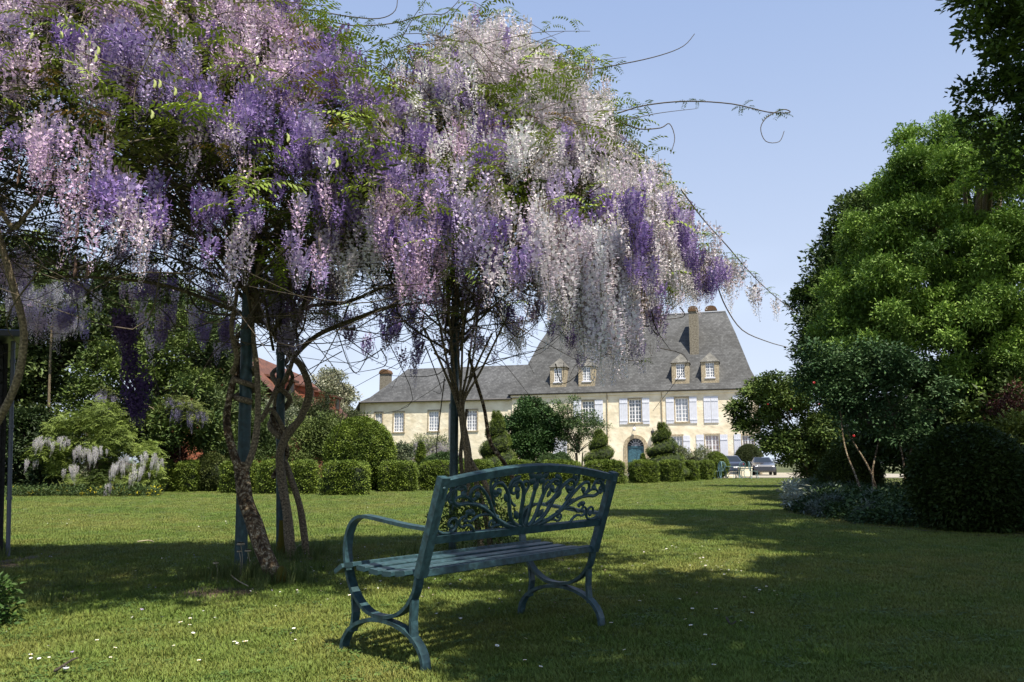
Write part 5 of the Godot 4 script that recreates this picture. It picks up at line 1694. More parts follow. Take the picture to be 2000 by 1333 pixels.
func wisteria() -> void:
	# which raceme goes where: lists per colour of [place, colour, shape]
	var lots := {"pink": [], "purple": [], "white": []}
	var add := func(kind: String, p: Vector3, size: float, lean := 0.12, tone := Color(0, 0, 0)) -> void:
		var col: Color
		var shape := 0
		match kind:
			"pink":
				col = PINK[rng.randi() % 4]
				shape = [0, 1, 1, 6, 3][rng.randi() % 5]
			"purple":
				col = PURPLE[rng.randi() % 4]
				shape = [4, 5, 1, 4, 0][rng.randi() % 5]
			_:
				col = WHITE[rng.randi() % 4]
				shape = 8 + [0, 2, 3, 1][rng.randi() % 4]
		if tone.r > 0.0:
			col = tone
		elif rng.randf() < 0.45:
			col = SPENT[rng.randi() % 2]
			shape = 6 + rng.randi() % 2
		var k := ran(0.88, 1.12)
		lots[kind].append([Transform3D(tilted(lean).scaled(Vector3.ONE * size), p), Color(col.r * k, col.g * k, col.b * k), shape])
	# bunches of a few racemes of one colour, with gaps between the bunches
	var bunch := func(kind: String, p: Vector3, n: int, spread: float, size: float) -> void:
		var tone: Color = {"pink": PINK, "purple": PURPLE, "white": WHITE}[kind][rng.randi() % 4]
		for j in n:
			add.call(kind, p + Vector3(rng.randfn(0, 1), rng.randfn(0, 1.1), rng.randfn(0, 1)) * spread, size * ran(0.8, 1.15), 0.12, tone)
	for i in 500:  # the white and purple dome on the right
		var q := pow(rng.randf(), 0.5)
		var a := ran(0, TAU)
		var p := dome_point(DOME_A, a, q)
		if dome_height(DOME_B, p.x, p.z) > p.y + 0.1 or p.z < -7.6 and rng.randf() < 0.4:
			continue
		p -= Vector3(cos(a), 0.5, sin(a)) * ran(0.0, 0.2) * q
		var white := clampf(0.95 + 0.5 * (p.x + 0.3) + 0.8 * (p.y - 3.7) + 1.0 * bumps.get_noise_3dv(p * 26.0), 0.08, 0.95)
		var kind := "white" if rng.randf() < white else ("pink" if rng.randf() < 0.22 and p.x < 0.0 else "purple")
		bunch.call(kind, p, rng.randi_range(3, 8), ran(0.05, 0.11), ran(0.8, 1.1))
	for i in 690:  # the pink and purple dome on the left
		var q := pow(rng.randf(), 0.5)
		var a := ran(0, TAU)
		var p := dome_point(DOME_B, a, q)
		if dome_height(DOME_A, p.x, p.z) > p.y + 0.1 or p.z < -6.6 and rng.randf() < 0.35:
			continue
		p -= Vector3(cos(a), 0.5, sin(a)) * ran(0.0, 0.2) * q
		var pink := clampf(0.64 - 0.16 * (p.x + 2.4) + 1.3 * bumps.get_noise_3dv(p * 24.0), 0.1, 0.92)
		bunch.call("pink" if rng.randf() < pink else "purple", p, rng.randi_range(3, 8), ran(0.05, 0.11), ran(0.75, 1.05))
	for i in 1100:  # single racemes scattered between, many of them past their best
		var d: Array = DOME_A if i % 5 < 2 else DOME_B
		var p := dome_point(d, ran(0, TAU), 0.93 * pow(rng.randf(), 0.5)) - Vector3(0, ran(0.0, 0.3), 0)
		add.call(["white", "purple", "pink"][rng.randi() % 3] if i % 5 < 2 else ["purple", "pink"][rng.randi() % 2], p, ran(0.7, 1.0))
	# hanging fringes under the rims
	for i in 310:
		var a := ran(-0.3, PI * 0.7) if i < 340 else ran(0, TAU)
		var p := dome_point(DOME_A, a, ran(0.9, 1.04))
		if p.x > -0.187 * p.z:
			continue
		p.y = ran(2.2, 2.75) + 0.4 * bumps.get_noise_2d(p.x * 60.0, p.z * 60.0)
		if bumps.get_noise_2d(p.x * 70.0 + 200.0, p.z * 70.0) < -0.12:
			continue
		var w := bumps.get_noise_3dv(p * 45.0) + 0.22 * (p.x - 0.1)
		add.call("white" if w > -0.05 else "purple", p, ran(0.9, 1.25))
	for i in 230:
		var a := ran(0, TAU)
		var p := dome_point(DOME_B, a, ran(0.8, 1.0))
		p.y = ran(2.2, 2.6) + 0.4 * bumps.get_noise_2d(p.x * 60.0, p.z * 60.0)
		if bumps.get_noise_2d(p.x * 70.0 + 100.0, p.z * 70.0) < 0.0:
			continue
		add.call("pink" if bumps.get_noise_3dv(p * 40.0) > 0.1 else "purple", p, ran(0.8, 1.15))
	# long trailing shoots strung with flowers
	var shoots := [
		["purple", [[1235, 375, 5.1], [1250, 420, 5.1], [1268, 470, 5.15], [1262, 520, 5.2]], 30, 0.85],
		["purple", [[1222, 380, 5.1], [1236, 440, 5.1], [1248, 500, 5.1]], 20, 0.9],
		["purple", [[1310, 385, 5.7], [1335, 440, 5.8], [1362, 490, 5.9], [1392, 540, 6.0]], 38, 0.8],
		["white", [[1295, 330, 6.7], [1330, 385, 6.7], [1350, 440, 6.7]], 14, 0.8],
		["white", [[1330, 520, 6.8], [1360, 515, 6.7], [1395, 518, 6.7]], 14, 0.75],
		["white", [[1060, 380, 5.1], [1070, 420, 5.0], [1110, 440, 5.0], [1170, 440, 5.1], [1210, 460, 5.25]], 60, 1.0],
		["white", [[1110, 560, 5.9], [1120, 590, 5.9]], 5, 0.95],
		["white", [[1140, 580, 5.1], [1185, 590, 5.2], [1215, 585, 5.3], [1250, 570, 5.5]], 44, 1.2], ["white", [[1090, 560, 5.6], [1150, 575, 5.6], [1190, 610, 5.7], [1230, 620, 5.8]], 14, 1.1], ["white", [[1120, 480, 5.05], [1180, 500, 5.15], [1230, 480, 5.35], [1290, 470, 5.7]], 60, 1.05], ["white", [[1060, 470, 5.0], [1090, 490, 5.0], [1150, 520, 5.1], [1200, 530, 5.25]], 50, 1.0],
		["purple", [[1195, 590, 6.0], [1210, 640, 6.0], [1228, 665, 6.0]], 9, 0.9],
		["purple", [[1265, 580, 6.3], [1285, 585, 6.3], [1290, 610, 6.3]], 12, 1.1],
		["purple", [[1268, 665, 6.3], [1270, 675, 6.3]], 2, 0.6],
		["white", [[1440, 508, 6.9], [1450, 516, 6.9]], 3, 1.15], ["white", [[1476, 548, 7.0], [1484, 553, 7.0]], 3, 1.1], ["white", [[1515, 585, 7.1], [1518, 588, 7.1]], 2, 0.9], ["white", [[1395, 490, 6.6], [1425, 508, 6.7]], 10, 0.95], ["purple", [[1395, 500, 6.5], [1412, 530, 6.5]], 8, 0.8], ["white", [[1330, 480, 6.3], [1360, 505, 6.4], [1385, 520, 6.5]], 20, 0.95],
		["purple", [[1040, 560, 6.4], [1048, 590, 6.4]], 6, 0.85],
		["purple", [[1122, 640, 7.6], [1128, 690, 7.6]], 7, 0.8],
		["purple", [[800, 600, 8.8], [812, 650, 8.7], [808, 710, 8.6]], 16, 1.0], ["purple", [[770, 620, 9.0], [760, 640, 9.0]], 10, 1.1], ["purple", [[872, 700, 8.1], [874, 735, 8.1]], 3, 0.8],
		["purple", [[720, 650, 9.0], [716, 670, 9.0]], 4, 0.8],
		["purple", [[262, 690, 6.9], [268, 800, 6.9]], 16, 1.0, Color(0.10, 0.06, 0.17)], ["purple", [[245, 600, 6.9], [255, 650, 6.9]], 10, 1.0, Color(0.13, 0.08, 0.2)], ["purple", [[330, 600, 7.8], [322, 660, 7.8]], 8, 1.0], ["purple", [[395, 600, 8.0], [400, 640, 8.0]], 8, 1.0], ["purple", [[450, 620, 8.0], [445, 650, 8.0]], 10, 1.0],  # the two dark tones paint in the shade these racemes hang in
		["purple", [[395, 370, 4.5], [415, 375, 4.5], [435, 385, 4.55]], 12, 0.85], ["purple", [[300, 340, 4.5], [315, 350, 4.5]], 5, 0.8], ["purple", [[205, 185, 4.4], [215, 195, 4.4]], 5, 0.6], ["purple", [[500, 410, 4.6], [510, 425, 4.6]], 4, 0.6],
		["pink", [[230, 330, 4.4], [245, 350, 4.4]], 6, 1.1], ["pink", [[300, 380, 4.5]], 3, 1.0],
		["white", [[850, 60, 6.5], [885, 75, 6.5], [915, 55, 6.4], [945, 70, 6.5]], 22, 0.9], ["white", [[1010, 85, 6.6], [1045, 95, 6.6], [1075, 100, 6.7]], 18, 0.9]]
	for s in shoots:
		var p := []
		for e in s[1]:
			p.append(at(e[0], e[1], e[2]))
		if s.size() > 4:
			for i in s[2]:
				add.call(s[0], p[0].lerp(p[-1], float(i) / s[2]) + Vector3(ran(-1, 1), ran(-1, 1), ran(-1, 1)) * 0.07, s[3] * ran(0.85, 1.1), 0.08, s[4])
			continue
		var c := smooth(p, 8) if p.size() > 1 else PackedVector3Array(p)
		for i in s[2]:
			var spread := 0.05 if p.size() > 1 else 0.0
			add.call(s[0], c[int(float(i) / s[2] * c.size())] + Vector3(ran(-1, 1), ran(-0.8, 0.5), ran(-1, 1)) * spread, s[3] * ran(0.85, 1.1), 0.08)

	var spec := [
		["pink", "old pink flowered wisteria with thick mottled trunk beside front post", Vector3(-1.93, 0, -6.35), DOME_B, Vector3(-2.3, 2.35, -6.9)],
		["purple", "violet flowered wisteria twisting up the rear teal post", Vector3(-2.2, 0, -7.95), DOME_B, Vector3(-2.3, 2.3, -8.0)],
		["white", "many stemmed white flowered wisteria by third post behind bench", Vector3(-0.35, 0, -8.2), DOME_A, Vector3(-0.6, 2.15, -8.2)]]
	for q in spec:
		var o := thing("wisteria", q[1], "wisteria", q[2], 0, "wisterias on the arbour")
		trunks(o, q[0])
		canopy_twigs(o, q[3], q[4], 1 if q[0] == "pink" else 2)
		blossom(o, lots[q[0]])
		canopy_leaves(o, q[3], q[0])
	tendrils()


func blossom(o: Node3D, list: Array) -> void:
	list.sort_custom(func(a, b): return a[0].origin.z + 0.3 * a[0].origin.y > b[0].origin.z + 0.3 * b[0].origin.y)
	var shades := {}
	var near := 0
	var places := []
	var tints := []
	for k in M.racemes.size():
		places.append([])
		tints.append(PackedColorArray())
	for e in list:
		var t: Transform3D = e[0]
		t.origin -= o.position
		var w := e[0].origin as Vector3
		if near < 98 and absf(w.x / w.z) < 0.62 and (w.y - EYE) / -w.z < 0.6:
			var c: Color = e[1]
			var key := "%d %d %d" % [int(c.r * 16), int(c.g * 16), int(c.b * 16)]
			if not shades.has(key):
				var m: StandardMaterial3D = M.flower.duplicate()
				m.albedo_color = c.linear_to_srgb()
				shades[key] = m
			var r := put("flower_raceme", M.racemes[e[2]], shades[key], o)
			r.transform = t
			near += 1
			continue
		places[e[2]].append(t)
		tints[e[2]].append(e[1])
	for k in M.racemes.size():
		if places[k].size():
			stuff("blossom", o, M.racemes[k], M.flower, places[k], tints[k])


func path_at(o: Node3D, list: Array, d0 := 0.0) -> PackedVector3Array:
	var p := []
	for e in list:
		p.append(at(e[0], e[1], e[2] if e.size() > 2 else d0) - o.position)
	return smooth(p, 6)


func coil(c: Vector3, r: float, y0: float, y1: float, turns: float, a0: float) -> PackedVector3Array:
	var p := PackedVector3Array()
	for i in int(turns * 14) + 1:
		var t := i / (turns * 14.0)
		var a := a0 + t * turns * TAU
		p.append(c + Vector3(cos(a) * r * (1 + 0.2 * sin(i * 0.7)), lerpf(y0, y1, t), sin(a) * r * (1 + 0.2 * cos(i * 0.9))))
	return p


func stem(o: Node3D, p: PackedVector3Array, r0: float, r1: float, m: Material, called := "stem", sides := 8) -> MeshInstance3D:
	var s := Shape.new()
	s.tube(p, taper(p.size(), r0, r1), sides, 0.13)
	return put(called, s, m, o)


func trunks(o: Node3D, kind: String) -> void:
	match kind:
		"pink":
			var p := path_at(o, [[548, 1165, 6.3], [540, 1140, 6.32], [520, 1090, 6.4], [500, 1035, 6.5], [482, 985, 6.6], [472, 930, 6.7], [470, 905, 6.72]])
			var s := Shape.new()
			var r := taper(p.size(), 0.070, 0.056)
			r[0] = 0.13
			r[1] = 0.115
			r[2] = 0.10
			r[3] = 0.088
			s.tube(p, r, 14, 0.14)
			var tr := put("trunk", s, M.pale_bark, o)
			var ms := Shape.new()
			ms.ball(at(549, 1128, 6.24) - o.position, Vector3(0.045, 0.085, 0.05), 10, 8)
			put("moss", ms, M.moss, tr)
			stem(o, path_at(o, [[474, 930, 6.7], [455, 885, 6.75], [443, 835, 6.8], [446, 785, 6.85], [456, 745, 6.95], [470, 705, 7.05], [478, 650, 7.05], [490, 590, 6.95], [478, 520, 6.9], [450, 450, 6.7]]), 0.036, 0.020, M.pale_bark)
			stem(o, path_at(o, [[474, 928, 6.7], [492, 885, 6.72], [502, 830, 6.75], [503, 770, 6.8], [500, 705, 6.9], [492, 630, 6.95], [500, 550, 6.9], [520, 470, 6.8]]), 0.031, 0.018, M.bark)
			stem(o, coil(POSTS[0] - o.position + Vector3(-0.035, 0, 0), 0.085, 1.42, 1.72, 2.0, 0.6), 0.027, 0.022, M.bark, "coil")
			stem(o, coil(POSTS[0] - o.position + Vector3(-0.05, 0, 0), 0.075, 1.9, 3.0, 2.0, 2.2), 0.024, 0.016, M.pale_bark, "coil")
			stem(o, path_at(o, [[452, 730, 6.9], [462, 700, 6.85], [452, 640, 6.8], [462, 560, 6.9], [440, 490, 6.8]]), 0.024, 0.014, M.bark)
			# the bough that comes down at the left edge
			stem(o, path_at(o, [[-30, 400, 4.6], [0, 470, 4.7], [28, 570, 4.8], [46, 650, 4.9], [36, 730, 5.0], [8, 800, 5.1], [-30, 860, 5.2]]), 0.020, 0.026, M.bark, "bough")
			stem(o, path_at(o, [[-40, 330, 4.9], [20, 440, 5.0], [50, 420, 5.0], [120, 330, 5.1]]), 0.018, 0.010, M.bark, "bough")
			# brown seed pods of last year and young green ones
			for q in [[133, 410], [150, 425], [146, 500], [170, 505], [128, 395], [36, 320]]:
				pod(o, at(q[0], q[1], 4.5) - o.position, 0.13, M.pod_brown)
			for q in [[60, 60], [118, 60], [185, 105], [300, 155], [500, 110], [490, 145], [388, 178], [310, 155], [295, 215], [560, 260], [655, 310], [340, 170], [640, 305], [190, 90]]:
				pod(o, at(q[0], q[1], 4.15) - o.position, 0.055, M.pod_green)
		"purple":
			stem(o, path_at(o, [[572, 1095, 7.9], [566, 1060, 7.9], [560, 1000, 7.95], [550, 940, 8.0], [546, 890, 8.0], [560, 850, 7.98], [588, 815, 7.95], [604, 765, 7.95], [588, 715, 7.98], [562, 690, 8.0], [545, 655, 8.0], [542, 590, 8.0], [545, 500, 8.0], [536, 430, 7.9]]), 0.050, 0.024, M.bark, "trunk", 12)
			stem(o, path_at(o, [[598, 1088, 8.1], [594, 1045, 8.1], [584, 985, 8.12], [564, 925, 8.1], [548, 880, 8.15], [538, 825, 8.2], [540, 775, 8.1], [560, 735, 8.0], [572, 690, 8.0], [560, 620, 8.05], [572, 540, 8.0], [600, 480, 7.9]]), 0.036, 0.018, M.bark, "trunk", 12)
			stem(o, coil(POSTS[1] - o.position + Vector3(-0.07, 0, 0), 0.085, 1.15, 2.35, 2.5, 1.0), 0.030, 0.022, M.bark, "coil")
			stem(o, coil(POSTS[1] - o.position + Vector3(-0.05, 0, 0), 0.08, 0.75, 1.9, 1.6, 3.6), 0.026, 0.02, M.pale_bark, "coil")
			stem(o, path_at(o, [[560, 850, 8.0], [530, 800, 7.9], [508, 825, 7.85], [530, 780, 7.9], [545, 740, 8.0]]), 0.022, 0.016, M.bark)
			stem(o, path_at(o, [[570, 700, 8.0], [620, 655, 7.9], [690, 625, 7.8], [760, 600, 7.7], [840, 590, 7.6]]), 0.028, 0.016, M.bark)
			stem(o, path_at(o, [[545, 640, 8.0], [600, 600, 7.8], [680, 590, 7.6], [750, 560, 7.5], [830, 545, 7.4]]), 0.022, 0.012, M.bark)
			stem(o, path_at(o, [[535, 640, 8.0], [440, 600, 7.8], [330, 560, 7.6], [230, 545, 7.4], [100, 540, 7.2]]), 0.024, 0.012, M.bark)
		"white":
			var ends := [[828, 640, 8.0], [850, 590, 7.9], [872, 560, 7.9], [905, 580, 7.9], [930, 600, 8.0], [962, 650, 8.0], [990, 620, 7.8], [848, 690, 8.2], [888, 600, 8.4], [940, 560, 8.0]]
			for i in ends.size():
				var e: Array = ends[i]
				var bx := 905.0 + (i * 37 % 55)
				var wx := 902.0 + (i * 23 % 22) - 6.0
				stem(o, path_at(o, [[bx + 38, 1085, 8.15 + (i % 3) * 0.05], [bx + 24, 1010, 8.2], [bx + 8, 950, 8.2], [wx + 14, 890, 8.15 + (i % 2) * 0.08], [wx, 800, 8.15 + (i % 3) * 0.07], [lerpf(wx, e[0], 0.45), 720, 8.1], e]), 0.036 - 0.0018 * i, 0.009, M.bark, "stem", 9)
			stem(o, path_at(o, [[1008, 945, 8.3], [985, 905, 8.25], [958, 865, 8.2], [946, 800, 8.2], [930, 745, 8.15], [915, 690, 8.1]]), 0.024, 0.016, M.pale_bark)
			stem(o, path_at(o, [[905, 985, 8.3], [902, 930, 8.3], [900, 880, 8.3], [912, 800, 8.35]]), 0.022, 0.018, M.bark)
			# small leafy regrowth at the foot
			var b := [[Vector3(0.05, 0.35, 0.3), Vector3(0.28, 0.25, 0.25)], [Vector3(-0.2, 0.25, 0.25), Vector3(0.25, 0.22, 0.2)], [Vector3(0.3, 0.22, 0.2), Vector3(0.2, 0.2, 0.2)]].map(func(e): return [e[0] + o.position, e[1]])
			foliage("regrowth", o, o.position, b, 110, M.fine_spray, M.leaf, Color(0.03, 0.055, 0.012), Color(0.08, 0.13, 0.03), Vector2(0.35, 0.6), 0.6)


func pod(o: Node3D, p: Vector3, l: float, m: Material) -> void:
	var s := Shape.new()
	var c := PackedVector3Array()
	for i in 7:
		var t := i / 6.0
		c.append(p + Vector3(0.012 * sin(t * 2.5), -t * l, 0.008 * t))
	s.tube(c, PackedFloat32Array([0.0015, 0.005, 0.009, 0.007, 0.011, 0.009, 0.001]), 6)
	put("seed_pod", s, m, o)


func canopy_twigs(o: Node3D, d: Array, hub: Vector3, part: int) -> void:
	var s := Shape.new()
	var starts := PackedVector3Array()
	for i in 30:
		var e := dome_point(d, ran(0, TAU), ran(0.45, 1.0))
		e.y -= ran(0.0, 0.5)
		var from := hub + Vector3(ran(-0.12, 0.12), ran(-0.3, 0.5), ran(-0.12, 0.12))
		var m := from.lerp(e, 0.33) + Vector3(ran(-0.35, 0.35), ran(-0.1, 0.8), ran(-0.35, 0.35))
		var m2 := from.lerp(e, 0.68) + Vector3(ran(-0.45, 0.45), ran(-0.2, 0.5), ran(-0.45, 0.45))
		var p := smooth([from - o.position, m - o.position, m2 - o.position, e - o.position], 6)
		s.col = Color(1, 1, 1) * ran(0.6, 1.1)
		s.tube(p, taper(p.size(), ran(0.008, 0.018), 0.003), 5)
		starts.append_array(p.slice(3))
	for i in 690:  # the tangle beneath the flowers
		var a: Vector3
		if i % 2:
			a = starts[rng.randi() % starts.size()] + o.position
		else:
			a = dome_point(d, ran(0, TAU), ran(0.2, 1.0))
			a.y = maxf(2.0, a.y - ran(0.1, 1.7))
		var dir := Vector3(ran(-1, 1), ran(-0.45, 0.5), ran(-1, 1)).normalized()
		var l := ran(0.4, 1.3)
		var bow := Vector3(ran(-0.25, 0.25), ran(-0.25, 0.2), ran(-0.25, 0.12))
		var p := smooth([a - o.position, a + dir * l * 0.5 + bow - o.position, a + dir * l + bow * ran(-0.6, 0.6) - o.position], 4)
		var tip := p[-1] + o.position
		var roof := maxf(dome_height(DOME_A, tip.x, tip.z), dome_height(DOME_B, tip.x, tip.z))
		if roof < tip.y - 0.05 and true:
			continue
		s.col = Color(1, 0.98, 0.95) * ran(0.5, 1.3)
		s.tube(p, taper(p.size(), ran(0.0035, 0.0085), 0.0018), 3)
	for i in 70:  # paler shoots lying over the flowers
		var ang := ran(0.25 * PI, 0.85 * PI)
		var a := dome_point(d, ang, ran(0.3, 0.92)) + Vector3(cos(ang), 0.2, sin(ang)) * 0.08
		var dir := Vector3(ran(-1, 1), ran(-0.4, 0.3), ran(-0.3, 0.1)).normalized()
		var l := ran(0.4, 1.1)
		var p := smooth([a - o.position, a + dir * l * 0.5 + Vector3(0, ran(-0.05, 0.18), 0.04) - o.position, a + dir * l - o.position], 5)
		s.col = Color(3.4, 3.2, 2.8) * ran(0.5, 1.1)
		s.tube(p, taper(p.size(), 0.005, 0.002), 4)
	tag(put("branches", s, M.twig, o), "", "", "", "stuff")


func canopy_leaves(o: Node3D, d: Array, kind: String) -> void:
	var places := []
	var tints := PackedColorArray()
	for i in {"pink": 900, "purple": 1000, "white": 1000}[kind]:
		var q := pow(rng.randf(), 0.6)
		var p := dome_point(d, ran(0, TAU), q) + Vector3(ran(-0.1, 0.1), ran(-0.25, 0.2), ran(-0.1, 0.1))
		var crowd := bumps.get_noise_3dv(p * 40.0 + Vector3(0, 90, 0))
		if crowd < 0.02 and rng.randf() < 0.85:
			continue
		for k in 1:
			places.append(Transform3D(tilted(0.6).scaled(Vector3.ONE * ran(0.55, 1.0)), p - o.position + Vector3(ran(-0.1, 0.1), ran(0, 0.12), ran(-0.1, 0.1))))
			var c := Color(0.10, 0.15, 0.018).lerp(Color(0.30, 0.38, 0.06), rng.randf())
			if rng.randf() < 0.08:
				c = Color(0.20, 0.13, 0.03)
			tints.append(c)
	for e in {"pink": [[640, 75, 5.9, 14, 0.24], [600, 60, 5.8, 8, 0.15], [680, 90, 6.0, 8, 0.15], [480, 355, 4.6, 3, 0.05], [370, 200, 4.3, 4, 0.08]], "purple": [[800, 360, 5.6, 7, 0.12], [650, 420, 5.6, 4, 0.1], [880, 350, 5.8, 6, 0.12]], "white": [[1045, 160, 5.9, 12, 0.2], [950, 400, 5.4, 12, 0.18], [930, 330, 5.5, 8, 0.18], [1200, 220, 6.6, 8, 0.15], [780, 90, 6.3, 8, 0.25], [860, 30, 6.5, 6, 0.2], [1120, 110, 6.7, 5, 0.12], [1270, 560, 6.2, 6, 0.12], [1110, 530, 5.6, 6, 0.1], [1380, 500, 6.7, 5, 0.1], [1420, 520, 6.8, 3, 0.1], [1220, 240, 6.6, 6, 0.12]]}[kind]:
		for k in e[3]:
			places.append(Transform3D(tilted(0.6).scaled(Vector3.ONE * ran(0.6, 1.0)), at(e[0], e[1], e[2]) + Vector3(ran(-1, 1), ran(-0.7, 0.7), ran(-1, 1)) * e[4] - o.position))
			tints.append(Color(0.14, 0.21, 0.022).lerp(Color(0.32, 0.42, 0.06), rng.randf()))
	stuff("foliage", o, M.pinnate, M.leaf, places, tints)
	places = []
	tints = PackedColorArray()
	for i in {"pink": 900, "purple": 400, "white": 600}[kind]:  # leaves added inside to thicken the shade, their dark tint painted in
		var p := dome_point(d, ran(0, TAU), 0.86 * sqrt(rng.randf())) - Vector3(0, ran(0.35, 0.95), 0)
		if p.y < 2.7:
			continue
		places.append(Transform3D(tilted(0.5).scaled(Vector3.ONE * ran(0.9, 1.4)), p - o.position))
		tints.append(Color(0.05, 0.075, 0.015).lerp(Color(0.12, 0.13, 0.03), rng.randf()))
	stuff("added_shade_foliage", o, M.pinnate, M.leaf, places, tints)


func tendrils() -> void:
	# bare whips that reach out of the canopy into the sky, with a few young leaves
	var first := true
	for q in [
			["long wisteria whip arching right across the open sky", [[1205, 222, 6.7], [1260, 206, 6.7], [1340, 198, 6.7], [1430, 203, 6.7], [1500, 219, 6.7], [1543, 220, 6.7], [1530, 214, 6.7], [1500, 228, 6.7], [1486, 250, 6.7], [1496, 276, 6.7], [1522, 277, 6.7], [1532, 256, 6.7]], [3, 8, 13, 17]],
			["thin wisteria whip pointing up right above the white flowers", [[1090, 112, 6.7], [1140, 135, 6.7], [1220, 124, 6.7], [1290, 108, 6.7], [1335, 90, 6.7], [1357, 66, 6.7]], [2, 6]],
			["looping wisteria whip along the top edge of the picture", [[560, 50, 5.9], [620, 38, 6.0], [690, 50, 6.1], [770, 45, 6.2], [830, 28, 6.2], [870, 26, 6.2], [905, -10, 6.2]], [4, 9, 13]],
			["wavy wisteria whip below the looping one at the top", [[540, 15, 5.8], [610, 20, 5.9], [680, 32, 6.0], [740, 36, 6.0], [772, 20, 6.0], [776, -15, 6.0]], [3, 8]],
			["hanging thin wisteria shoot trailing before the house roof's right slope", [[1400, 555, 6.7], [1418, 600, 6.7], [1450, 645, 6.7], [1500, 668, 6.7], [1540, 679, 6.7]], []],
			["arching flowered wisteria shoot at the far right tip", [[1330, 370, 6.6], [1375, 430, 6.7], [1420, 480, 6.8], [1447, 512, 6.9], [1480, 548, 7.0], [1515, 580, 7.1], [1560, 615, 7.1]], [10, 14, 18]],
			["thin wisteria shoot hooking up beside the white flowers", [[1215, 240, 6.6], [1250, 252, 6.6], [1290, 250, 6.6], [1308, 242, 6.6], [1318, 270, 6.6], [1310, 300, 6.6]], []],
			["low wisteria whip hanging in front of the manor's slates", [[1050, 500, 6.6], [1075, 560, 6.6], [1110, 620, 6.6], [1150, 670, 6.6], [1200, 700, 6.6], [1255, 705, 6.6]], [22]],
			["thin hanging wisteria shoot in front of the wing's wall", [[868, 740, 7.9], [862, 790, 7.9], [856, 840, 7.9], [852, 880, 7.9], [862, 905, 7.9], [885, 950, 7.9]], []],
			["arching bare wisteria shoot crossing the wing's grey roof", [[905, 745, 8.0], [950, 710, 8.0], [1010, 695, 7.9], [1060, 680, 7.8], [1110, 640, 7.6]], []],
			["pale arching wisteria shoot left of the front post", [[590, 480, 6.2], [520, 570, 6.3], [460, 650, 6.4], [410, 700, 6.4], [375, 770, 6.4]], []]]:
		var p := []
		for e in q[1]:
			p.append(at(e[0], e[1], e[2]))
		var o := thing("wisteria_whip", q[0], "vine shoot", p[0], 0, "bare shoots of wisteria")
		var c := smooth(p, 4)
		var s := Shape.new()
		for i in c.size():
			c[i] -= p[0]
		s.col = Color(2.6, 2.0, 1.8)
		s.tube(c, taper(c.size(), 0.0065, 0.003), 5)
		put("stem", s, M.twig, o)
		for k in q[2]:
			for j in 2:
				var l := put("leaf", M.pinnate, M.young_leaf, o)
				l.transform = Transform3D(tilted(0.5).scaled(Vector3.ONE * ran(0.35, 0.6)), c[mini(k + j, c.size() - 1)])
		first = false


